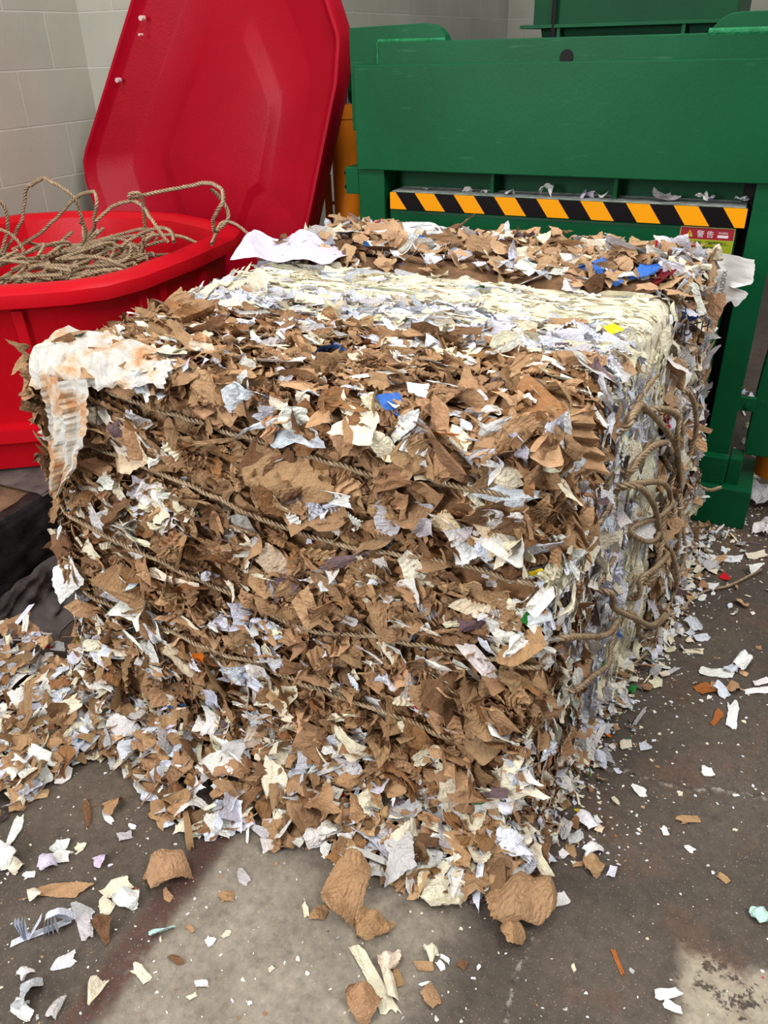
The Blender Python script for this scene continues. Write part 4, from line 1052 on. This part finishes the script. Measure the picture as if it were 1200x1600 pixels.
tag(rope_obj('baling_rope', [rope_geo(ROPES['TAIL_END'], 0.007)]), 'short frayed rope end sticking out towards the green post foot', 'rope')
tag(rope_obj('baling_rope', [rope_geo(ROPES['TAIL'], 0.005)]), 'rope tail lying across the floor to the right frame edge', 'rope')
tag(rope_obj('baling_rope', [rope_geo(ROPES['TAIL2'], 0.004)]), 'thin rope end curving along the floor at the bale foot', 'rope')
def tubrope(P, dy):
    return [(x, y + dy + 0.05 * math.sin(i * 0.9), z) for i, (x, y, z) in enumerate(P)]
TR = [('archA', 'rope arching highest at the left in the red tub', 0.0), ('archB', 'rope sloping up from the tub and hooking down beside the wall corner', 0.06), ('archC', 'rope arching low across the middle of the tub', 0.0),
      ('archD', 'long rope running along the back of the tub to a bight on the right', 0.0), ('archE', 'short rope piece dropping inside the bight on the right of the tub', 0.03),
      ('archF', 'rope arching low near the front rim of the tub', 0.0), ('archG', 'rope coming in at the left frame edge over the tub', -0.05), ('archH', 'rope dropping at the left end of the tub below the high arch', -0.08)]
for k, lab, dy in TR:
    tag(rope_obj('baling_rope', [rope_geo(tubrope(ROPES[k], dy), 0.0068, wob=0.004)]), lab, 'rope')
tag(rope_obj('baling_rope', [rope_geo([(-1.70, 2.30, 1.03)] + ROPES['overrim'], 0.0062)]), 'rope hanging over the right corner of the tub rim', 'rope')
gs = []
rr = np.random.default_rng(8)
for k in range(110):
    cx, cy = rr.uniform(-2.62, -2.02), 0; cy = rr.uniform(1.75, 2.6) if cx < -2.2 else rr.uniform(1.98, 2.55)
    a = rr.uniform(0, math.pi); ln = rr.uniform(0.15, 0.42); z0 = 0.66 + 0.31 * rr.random() ** 0.5
    P = []
    for i in range(7):
        t = i / 6 - 0.5; th = a + rr.normal(0, 0.15)
        x, y = cx + math.cos(a) * ln * t * 1.6 + 0.1 * math.sin(t * 6 + k), cy + math.sin(a) * ln * t * 1.2 + 0.08 * math.cos(t * 7 + k)
        x = min(-1.96, max(-2.82, x)); lo_y = max(1.62 if x < -2.4 else 1.78 + (x + 2.4) * 0.5, 1.6)
        P.append((x, min(2.66, max(lo_y, y)), z0 + 0.03 * math.sin(t * 9 + k) - 0.0))
    gs.append(rope_geo(P, 0.0072, step=0.006))
tag(rope_obj('rope_tangle', gs), 'tangle of old brown rope filling the red tub', 'rope', kind='stuff')

# ------------------------------------------------------------------ loose sheet on top of the bale, scraps on the ledge
def lil(u, v):
    x = -1.43 + 0.31 * u - 0.03 * v * (1 - u); y = 2.02 + 0.18 * v + 0.05 * u
    ridge = 0.062 * math.exp(-((u - 0.64 + 0.3 * (v - 0.5)) / 0.16) ** 2) * v + 0.055 * v * math.exp(-(u / 0.20) ** 2)
    return (x, y + jag(u, 4) * 0.4, 1.052 + 0.004 + ridge + 0.012 * math.sin(u * 7 + v * 3) ** 2)
tag(drape('paper_sheet', lil, 34, 22, new_flat('lilac_white_paper', lin(206, 198, 212), 0.7), None, 0.008, 1.0), 'crumpled lilac white paper sheet lying on the bale before the red lid', 'paper')
for i, (x, lab, wd, c) in enumerate(((-1.30, 'small grey scrap at the left end of the dusty ledge', 0.02, 'grey'), (-1.12, 'white scrap row start on the dusty ledge left of the first rib', 0.03, 'white'), (-1.05, 'upright white chip beside the first rib on the ledge', 0.02, 'white'),
        (-0.94, 'pale scrap just right of the first rib on the ledge', 0.03, 'grey'), (-0.80, 'biggest white paper block standing on the ledge', 0.055, 'white'), (-0.64, 'spiky white scrap on the ledge left of the second rib', 0.04, 'lilac'),
        (-0.585, 'white scrap touching the second rib on the ledge', 0.035, 'white'), (-0.36, 'flat white scrap on the right half of the ledge', 0.06, 'grey'), (-0.235, 'twin white crumple on the right half of the ledge', 0.045, 'white'), (-0.205, 'lilac grey crumple beside the twin white crumple on the ledge', 0.035, 'lilac'), (-0.10, 'dark crumpled scrap at the right end of the ledge', 0.04, 'printdark'))):
    wd *= 1.15
    s = scrap('wad' if i in (4, 8, 9, 10) else 'crump', bt((x, 3.245, 1.082 + wd * 0.22)), (0, 0, 1), (1, rng.normal(0, 0.4), 0), wd, wd * 0.7, shade(COLORS[c], 0.85, 1), PRINTS.get(c, 0), hero=True, zs=wd * 0.7)
    tag(scrap_obj('paper_scrap', [s], base=True), lab, 'paper scrap')

# ------------------------------------------------------------------ loose scraps on the floor, one by one
FLOOR = [
(-1.143,0.691,0.117,0.032,0.49,'strip','kraft','long curled brown kraft strip on floor above the fanned white receipts'),
(-1.064,0.675,0.063,0.030,0.17,'flake','printgrey','grey folded paper strip beside the fanned receipts'),
(-1.033,0.649,0.066,0.027,-0.63,'strip','grey','pale grey paper strip hanging below the grey folded strip on floor'),
(-0.995,0.665,0.053,0.033,-0.28,'wad','kraftdark','small dark brown kraft lump right of the grey folded strip'),
(-1.034,0.742,0.064,0.042,1.08,'flake','cream','cream torn paper piece right of the long curled kraft strip'),
(-1.020,0.702,0.050,0.027,-0.23,'flake','cream','cream paper corner leaning on the dark kraft lump'),
(-0.989,0.732,0.049,0.038,0.60,'wad','white','white crumpled paper ball beside the rust stained floor joint'),
(-0.873,0.702,0.052,0.027,0.68,'flake','mint','pale mint green paper scrap on the rust stained floor joint'),
(-0.856,0.619,0.052,0.020,-0.22,'flake','cream','cream hooked paper scrap on light concrete right of the joint'),
(-0.909,0.545,0.054,0.024,1.89,'flake','cream','cream leaf shaped scrap standing on the rust stained joint'),
(-1.018,0.573,0.049,0.028,1.04,'flake','print','white printed scrap below the fanned receipts'),
(-1.068,0.523,0.028,0.028,1.59,'flake','white','small white square scrap near the left frame edge'),
(-1.031,0.492,0.074,0.048,1.86,'flake','printdark','crumpled grey and white printed scrap at the bottom left'),
(-1.022,0.467,0.048,0.024,-0.10,'flake','white','white scrap under the crumpled grey printed scrap'),
(-0.963,0.499,0.044,0.025,1.72,'flake','grey','grey white leaf shaped scrap at the bottom left'),
(-1.223,0.779,0.035,0.035,1.82,'flake','print','printed white tuft left of the lone cream square'),
(-1.211,0.753,0.053,0.033,0.66,'flake','white','white wavy scrap below the printed tuft'),
(-1.213,0.729,0.033,0.034,1.18,'wad','lilac','lilac crumpled scrap below the white wavy scrap'),
(-1.183,0.795,0.027,0.022,0.15,'flake','cream','lone cream square scrap on dark floor'),
(-1.107,0.789,0.036,0.026,1.25,'flake','lilac','pale lilac triangular scrap on dark floor'),
(-1.355,0.770,0.092,0.028,2.19,'flake','white','tall white feather shaped scrap near the left frame edge'),
(-1.321,0.702,0.062,0.041,-0.03,'wad','white','white crumpled paper at the left frame edge'),
(-1.284,0.696,0.040,0.025,0.08,'wad','cream','cream crumpled scrap beside the white paper at the left edge'),
(-1.235,0.696,0.027,0.018,0.77,'flake','white','small white flat scrap above the long curled kraft strip'),
(-1.182,0.659,0.032,0.025,0.91,'flake','cream','pale triangle of paper behind the long curled kraft strip'),
(-0.937,0.813,0.084,0.069,1.01,'wad','kraft','large crumpled kraft piece lying across the rust stained joint'),
(-0.914,0.777,0.041,0.015,-0.43,'flake','kraft','small kraft tab below the large crumpled kraft piece on the joint'),
(-1.183,0.921,0.054,0.033,1.29,'flake','kraft','folded tan kraft flake on the floor inside the heap curve'),
(-1.233,0.879,0.074,0.020,-0.63,'flake','kraftdark','thin dark kraft curl on the floor inside the heap curve'),
(-1.180,0.889,0.050,0.018,-0.22,'flake','white','white flake beside the folded tan kraft flake'),
(-1.105,0.863,0.032,0.027,0.74,'flake','grey','grey white oval scrap on the dark floor'),
(-1.108,0.892,0.023,0.015,0.25,'flake','white','tiny white scrap above the grey oval scrap'),
(-1.390,0.868,0.072,0.031,0.80,'flake','tan','tan kraft sliver under the left heap'),
(-1.406,0.850,0.047,0.026,1.91,'flake','cream','cream curl under the left heap'),
(-0.794,0.830,0.033,0.025,0.59,'flake','kraft','flat kraft oval on light concrete'),
(-0.789,0.883,0.044,0.028,-0.21,'flake','grey','grey heart shaped scrap on light concrete'),
(-0.772,0.729,0.024,0.017,-0.07,'flake','white','white chip on light concrete below the flat kraft oval'),
(-0.746,0.759,0.023,0.012,1.41,'flake','cream','small cream chip on light concrete'),
(-0.734,0.651,0.026,0.015,0.41,'flake','white','white rectangular chip on light concrete'),
(-0.823,0.737,0.026,0.013,-0.16,'flake','kraft','small kraft chip on light concrete'),
(-0.737,0.623,0.018,0.011,0.97,'flake','cream','cream chip near the bottom edge on light concrete'),
(-0.811,0.671,0.036,0.014,-0.13,'flake','kraftdark','dark kraft shred on light concrete'),
(-0.623,0.731,0.015,0.011,1.14,'flake','cream','cream chip alone on light concrete'),
(-0.553,0.925,0.090,0.123,0.07,'wad','kraft','large upright crumpled kraft lump before the bale'),
(-0.473,0.881,0.064,0.062,-0.14,'wad','kraft','rounded kraft lump below the large upright crumpled kraft'),
(-0.428,0.796,0.151,0.030,-0.75,'strip','cream','long cream paper strip running to the bottom edge'),
(-0.408,0.836,0.045,0.034,0.65,'wad','cream','cream crumpled scrap at the head of the long cream strip'),
(-0.388,0.794,0.073,0.023,-0.84,'flake','cream','ragged cream piece right of the long cream strip'),
(-0.425,0.741,0.058,0.052,-0.10,'wad','kraft','crumpled kraft lump left of the long cream strip'),
(-0.382,0.817,0.037,0.018,-0.66,'flake','kraft','kraft tab right of the ragged cream piece'),
(-0.340,0.860,0.046,0.023,0.47,'flake','kraft','flat kraft rectangle on dark floor below the bale'),
(-0.311,0.807,0.045,0.033,-0.74,'flake','kraft','kraft shred alone near the bottom edge'),
(-0.340,0.888,0.033,0.027,-0.52,'flake','cream','cream chip above the flat kraft rectangle'),
(-0.312,0.875,0.023,0.016,-0.48,'flake','white','white chip at the end of the flat kraft rectangle'),
(-0.311,0.891,0.022,0.011,-0.23,'flake','white','white sliver beside the flat kraft rectangle'),
(-0.328,0.829,0.023,0.007,0.63,'flake','white','white sliver below the flat kraft rectangle'),
(-0.275,0.894,0.021,0.024,-0.24,'flake','kraftdark','star shaped brown shred on dark floor'),
(-0.243,0.902,0.013,0.007,1.29,'flake','white','tiny white square right of the star shaped brown shred'),
(-0.246,0.877,0.011,0.006,0.19,'flake','white','tiny white dash below the tiny white square'),
(-0.376,1.006,0.090,0.065,-0.32,'wad','cream','cream crumpled paper among kraft at the front of the bale'),
(-0.201,1.050,0.124,0.101,0.65,'wad','kraft','large crumpled kraft sheet at the front right of the bale'),
(-0.200,0.989,0.066,0.039,-0.87,'flake','kraft','pointed kraft tail of paper under the large crumpled sheet'),
(-0.129,1.109,0.054,0.033,0.80,'flake','white','white curled scrap right of the large crumpled kraft sheet'),
(-0.592,0.875,0.038,0.032,0.49,'flake','kraft','kraft square left of the large upright kraft lump'),
(-0.624,0.874,0.038,0.013,-0.77,'flake','cream','cream curl beside the kraft square'),
(-0.314,1.079,0.084,0.035,0.26,'flake','cream','wide cream strip above the large crumpled kraft sheet'),
(-0.280,1.053,0.072,0.032,0.62,'flake','purple','mauve grey paper piece above the large crumpled kraft sheet'),
(-0.232,1.172,0.093,0.022,-0.74,'strip','white','white pleated strip trailing off the bale corner'),
(-0.266,1.222,0.087,0.021,-1.22,'strip','white','white upright strip at the bale corner foot'),
(-0.022,1.473,0.036,0.035,0.19,'flake','white','white four sided scrap alone right of the bale'),
(0.125,1.599,0.026,0.028,0.25,'flake','white','white square chip by the floor crack'),
(0.168,1.829,0.108,0.027,-1.53,'flake','white','long white rounded label lying alone at the right'),
(0.131,1.800,0.071,0.019,1.33,'flake','kraftorange','orange brown kraft shred beside the long white label'),
(0.100,1.434,0.057,0.021,0.54,'flake','kraft','tan fish shaped kraft scrap at the right'),
(0.187,1.304,0.028,0.021,-0.31,'flake','kraft','tan oval kraft scrap at the lower right'),
(0.052,1.378,0.025,0.015,-0.97,'flake','white','white petal shaped chip left of the tan fish shaped scrap'),
(0.109,1.352,0.023,0.015,-0.21,'flake','white','white chip below the tan fish shaped scrap'),
(0.259,1.237,0.033,0.033,-0.14,'wad','mint','crumpled banknote green scrap on the pale floor patch'),
(0.107,0.997,0.047,0.018,0.57,'flake','white','white bent piece near the bottom right'),
(0.119,0.976,0.031,0.016,-0.06,'flake','white','white spur under the bent piece near the bottom right'),
(0.009,1.022,0.052,0.009,-1.00,'strip','kraftorange','orange brown sliver at the lower right'),
(-0.116,1.325,0.062,0.037,-0.43,'flake','white','white fluted scrap at the tail of the right spill'),
(-0.088,1.321,0.023,0.026,0.10,'flake','stain','white scrap with tan stain at the tail of the right spill'),
(-0.091,1.251,0.058,0.029,1.02,'flake','white','white notched scrap above the kraft bow at right'),
(-0.083,1.217,0.042,0.034,-0.16,'wad','kraft','kraft bow shaped crumple at the right of the spill'),
(-0.113,1.211,0.030,0.012,0.62,'flake','kraft','kraft tail beside the kraft bow'),
(-0.136,1.241,0.029,0.032,-0.22,'flake','kraft','tan kraft square beside white disc in the right spill'),
(-0.151,1.225,0.020,0.022,-0.32,'flake','white','white disc shaped scrap in the right spill'),
(-0.137,1.273,0.040,0.029,0.76,'wad','printgrey','grey white crumpled scrap in the right spill'),
(-0.099,1.350,0.024,0.012,-0.71,'flake','white','white leaf chip at the top of the right spill'),
(-0.189,1.505,0.029,0.020,0.26,'flake','white','white chip beside the foot of the bale corner'),
(-0.151,1.483,0.022,0.017,0.78,'flake','white','white chip by the little wire on the floor'),
(-0.201,1.528,0.032,0.016,-0.17,'flake','cream','cream sliver beside the foot of the bale corner'),
(-0.182,1.398,0.034,0.013,1.01,'flake','white','white frayed chip right of the bale foot'),
(-0.217,1.398,0.027,0.013,1.04,'flake','white','white chip close to the bale foot'),
(0.042,2.070,0.060,0.025,0.15,'label','cream','narrow white label strip with black lettering on floor'),
(0.115,1.999,0.093,0.037,0.28,'strip','white','long white strip with a blue end on floor'),
(0.148,2.022,0.042,0.027,0.80,'wad','bluewhite','blue tinted crumple on the long white strip'),
(0.178,2.062,0.037,0.059,-0.48,'wad','white','white crumpled flower of paper above the long white strip'),
(0.186,2.020,0.033,0.021,-0.32,'flake','tan','tan sliver at the end of the long white strip'),
(0.091,1.908,0.051,0.043,0.61,'flake','kraftorange','orange brown kraft fan below the long white strip'),
(0.127,1.928,0.048,0.025,0.07,'flake','kraft','kraft streamer beside the orange brown fan'),
(0.161,1.937,0.038,0.027,0.97,'wad','kraft','kraft tuft at the end of the kraft streamer'),
(0.231,1.998,0.069,0.027,0.71,'flake','white','white torn piece at the right frame edge'),
(0.230,1.961,0.081,0.022,0.50,'strip','white','white smooth strip at the right frame edge'),
(0.083,2.631,0.125,0.038,0.26,'strip','white','long thin white strip on floor before the green foot'),
(0.186,2.686,0.085,0.037,0.79,'flake','cream','cream torn end of the long thin strip'),
(0.007,2.577,0.021,0.038,0.00,'flake','white','white nub on floor before the long thin strip'),
(0.097,2.505,0.029,0.030,-0.50,'flake','red','small red scrap on dark floor'),
(-0.035,2.119,0.090,0.032,0.90,'strip','white','white slip by the rope loop at the bale foot'),
(0.181,2.572,0.069,0.030,0.99,'flake','white','white curled scrap near the rope tail end'),
(0.155,2.365,0.054,0.033,-0.30,'flake','tan','tan kraft sliver right of the rope tail'),
(0.069,2.429,0.045,0.031,0.72,'flake','white','white scrap on the rope tail'),
(0.039,2.424,0.032,0.034,-0.37,'flake','kraft','kraft scrap on the rope tail'),
(0.035,2.364,0.028,0.030,0.14,'flake','white','white scrap under the rope tail'),
(0.042,2.540,0.068,0.034,1.00,'wad','grey','grey crumple on floor before the long thin strip'),
(0.190,3.081,0.090,0.118,0.73,'wad','white','white plastic crumple behind the green foot'),
(0.203,2.880,0.063,0.084,-0.41,'wad','white','white plastic lump right of the green foot'),
(0.036,2.763,0.027,0.047,0.05,'flake','white','white chip under the green foot'),
]
for x, y, Ls, Ws, ang, kd, cn, lab in FLOOR:
    isl = kd == 'label'
    k2 = 'strip' if isl else kd
    if kd == 'flake' and min(Ls, Ws) > 0.022 and rng.random() < 0.5: k2 = 'crump'
    zs = {'flake': 0.55, 'crump': 0.8, 'strip': 0.5, 'wad': 0.9}[k2] * math.sqrt(Ls * Ws)
    if k2 == 'wad': Ls *= 1.35; Ws *= 1.35
    if isl: zs = 0.001
    s = scrap(k2, (x, y, 0), (0, 0, 1), (math.cos(ang), math.sin(ang), 0), Ls, Ws, shade(COLORS[cn], 0.95, 1.05), PRINTS.get(cn, 0), hero=True, zs=zs)
    s.V[:, 2] -= s.V[:, 2].min() - 0.0015
    brown = cn.startswith('kraft') or cn in ('tan', 'cardboard')
    o = scrap_obj('kraft_scrap' if brown else ('paper_label' if isl else 'paper_scrap'), [s], base=True)
    tag(o, lab, 'kraft paper scrap' if brown else 'paper scrap')
    if isl: text_obj('label_print', 'CAUTION', 0.011, (x - 0.029, y - 0.002, 0.004), INK, o, (0, 0, ang))
# fan-folded receipts
def receipts():
    r = empty('folded_receipts', (-1.148, 0.568, 0), 'fan folded bundle of white printed receipts standing on the floor', 'paper')
    def leaf(P, wd):
        pts = catmull(P, 0.006); V = []
        for p in pts: V += [(p.x, p.y - wd / 2, p.z), (p.x, p.y + wd / 2, p.z)]
        n = len(pts); C = np.tile((*COLORS['bluewhite'], 0.4), (len(V), 1))
        U = np.array([(i * 0.6, k * wd * 100) for i in range(n) for k in (0, 1)])
        return mesh_np('leaf', V, np.array([(2 * i, 2 * i + 1, 2 * i + 3, 2 * i + 2) for i in range(n - 1)]), PAPER, r, col=C, uv=U, smooth=True)
    x0, y0 = -1.120, 0.568
    leaf([(x0 - 0.035, y0 - 0.01, 0.004), (x0, y0, 0.006), (x0 + 0.06, y0 + 0.01, 0.010), (x0 + 0.12, y0 + 0.02, 0.02)], 0.02)
    for k, dx in enumerate((-0.012, -0.004, 0.006, 0.014)): leaf([(x0 + 0.002 * k, y0, 0.004), (x0 + dx * 0.6, y0 + 0.004, 0.045), (x0 + dx, y0 + 0.006, 0.085)], 0.02)
    leaf([(x0 + 0.01, y0, 0.006), (x0 + 0.035, y0 + 0.004, 0.045), (x0 + 0.055, y0 + 0.008, 0.078)], 0.022)
    r.rotation_euler = (0, 0, 0.62); r.scale = (0.78, 0.78, 0.68)
    for k in range(4): leaf([(x0 + 0.05 + 0.012 * k, y0 + 0.002, 0.006), (x0 + 0.056 + 0.010 * k, y0, 0.04), (x0 + 0.066 + 0.008 * k, y0 + 0.006, 0.075 + 0.004 * k), (x0 + 0.085 + 0.008 * k, y0 + 0.014, 0.075), (x0 + 0.115 + 0.006 * k, y0 + 0.02, 0.03)], 0.02)
receipts()

# ------------------------------------------------------------------ heaps of loose scraps at the foot of the bale
FRONT_EDGE = [(-1.456, 1.011), (-1.33, 1.017), (-1.174, 0.993), (-1.077, 0.91), (-0.935, 0.895), (-0.873, 0.959), (-0.763, 0.951), (-0.69, 1.001), (-0.616, 0.987), (-0.453, 0.973), (-0.341, 0.99), (-0.248, 1.054), (-0.21, 1.14)]
LEFT_OUT = [(-1.99, 0.90), (-1.80, 0.80), (-1.62, 0.70), (-1.50, 0.69), (-1.42, 0.76), (-1.385, 0.83), (-1.36, 1.0)]
fe = np.array(FRONT_EDGE)
def front_pt():
    x = rng.uniform(-1.46, -0.20); ye = np.interp(x, fe[:, 0], fe[:, 1]) + 0.02; u = rng.beta(1.2, 1.1)
    y = 1.185 + (ye - 1.185) * u
    return x, y, max(0.0, 0.13 * (1 - u) ** 1.4 * (0.7 + 0.5 * noise.noise((x * 5, 2, 2))))
lo = np.array(LEFT_OUT)
def left_pt():
    while True:
        x = rng.uniform(-1.99, -1.36); ye = np.interp(x, lo[:, 0], lo[:, 1]); yb = 1.27 if x < -1.47 else 1.2
        u = rng.random(); y = yb + (ye - yb) * u
        if u > 0.8 and rng.random() < 0.4: continue
        return x, y, max(0, 0.11 * (1 - u) * (0.7 + 0.6 * noise.noise((x * 6, y * 6, 2))))
def right_pt():
    y = 1.2 + 1.6 * rng.random(); x = xrt(y, 0) + rng.exponential(0.045 if y > 1.9 else 0.026)
    return x, y, 0.05 * math.exp(-(x - xrt(y, 0)) / 0.05) * rng.random()
def heap_scrap(pt, white, small=1.0, hero=True, flatn=0.45):
    x, y, z = pt
    if white:
        c, p = white_col(0.25); kd = rng.choice(['flake', 'crump', 'strip'], p=[0.4, 0.38, 0.22]); Ls = rng.lognormal(-2.95, 0.38) * small
    else:
        c, p = kraft_col(), 0; kd = rng.choice(['flake', 'crump', 'strip', 'wad'], p=[0.3, 0.5, 0.08, 0.12]); Ls = rng.lognormal(-2.95, 0.33) * small
    if white and max(c) - min(c) > 0.25 or max(c) < 0.3 and white: Ls = min(Ls, 0.035)
    Ls = min(Ls, 0.085)
    Ws = Ls * rng.uniform(0.5, 0.95)
    if kd == 'strip': Ls *= 1.5; Ws *= 0.35
    s = scrap(kd, (x, y, 0), (rng.normal(0, flatn), rng.normal(-0.15, flatn), 1), (*rng.normal(0, 1, 2), 0), Ls, Ws, c, p, hero=hero, zs=math.sqrt(Ls * Ws) * 0.75, cls='kraft_scrap' if not white else 'paper_scrap')
    s.V[:, 2] += z - s.V[:, 2].min() * (0.8 if z > 0.01 else 1.0) + 0.001
    s.V[:, 2] = np.maximum(s.V[:, 2], 0.001)
    return s
fill = []
for _ in range(650): fill.append(heap_scrap(front_pt(), rng.random() < 0.5, 0.85, False))
for _ in range(560): fill.append(heap_scrap(left_pt(), rng.random() < 0.55, 0.85, False))
for _ in range(700): fill.append(heap_scrap(right_pt(), rng.random() < 0.75, 0.45, False))
tag(scrap_obj('shredded_paper_heap', fill, base=True), 'low heap of shredded paper around the foot of the bale', 'paper heap', kind='stuff')
def heap(ptf, n, white, lab, grp, lift=0.015, small=1.0):
    for _ in range(n):
        x, y, z = ptf(); s = heap_scrap((x, y, z + lift * rng.random() * (1 if z > 0.01 else 0)), white, small)
        tag(scrap_obj('paper_scrap' if white else 'kraft_scrap', [s], base=True), lab, 'paper scrap' if white else 'kraft paper scrap', grp)
heap(front_pt, 105, False, 'brown kraft scrap spilled in the heap along the front foot of the bale', 'kraft scraps at the front foot of the bale')
heap(front_pt, 105, True, 'white or cream paper scrap spilled in the heap along the front foot of the bale', 'white scraps at the front foot of the bale')
heap(left_pt, 95, False, 'brown kraft scrap in the loose heap between bale and film wrapped pallet', 'kraft scraps in the left heap')
heap(left_pt, 110, True, 'white or cream scrap in the loose heap between bale and film wrapped pallet', 'white scraps in the left heap')
heap(right_pt, 60, True, 'small white paper scrap fallen along the right side foot of the bale', 'white scraps at the right foot of the bale', small=0.6)
heap(right_pt, 15, False, 'small brown scrap fallen along the right side foot of the bale', 'kraft scraps at the right foot of the bale', small=0.6)
def behind_pt(): return rng.uniform(0.05, 0.26), rng.uniform(3.2, 4.3), 0.0
heap(behind_pt, 22, True, 'white scrap lying in the gap behind the right baler post', 'scraps behind the baler post', small=1.1)
# crumbs and paper dust
cr = []
def crumb(x, y, m=0.006):
    Ls = rng.lognormal(math.log(m), 0.5); Ls = min(Ls, 0.02)
    br = rng.random() < 0.2
    c = kraft_col() if br else white_col(0.15)[0]
    s = scrap('flat', (x, y, 0.0012), (rng.normal(0, 0.15), rng.normal(0, 0.15), 1), (*rng.normal(0, 1, 2), 0), Ls, Ls * rng.uniform(0.4, 0.9), c, 0)
    s.V[:, 2] = np.maximum(s.V[:, 2], 0.0006); s.V = s.V.reshape(9, 9, 3)[::4, ::4].reshape(-1, 3); s.UV = s.UV.reshape(9, 9, 2)[::4, ::4].reshape(-1, 2); s.Q = grid_faces(3, 3)
    return s
for _ in range(900):
    y = 1.2 + 1.9 * rng.random(); cr.append(crumb(xrt(y, 0) + 0.02 + rng.exponential(0.09), y))
for _ in range(520): cr.append(crumb(rng.uniform(-0.2, 0.45), rng.uniform(0.7, 3.2), 0.004))
for _ in range(760): cr.append(crumb(rng.uniform(-1.7, -0.2), rng.uniform(0.45, 1.15), 0.004))
for _ in range(220): cr.append(crumb(rng.uniform(-0.1, 0.3), rng.uniform(2.75, 3.6), 0.008))
tag(scrap_obj('paper_crumbs', cr, base=True), 'tiny paper crumbs dusting the concrete floor', 'crumbs', kind='stuff')
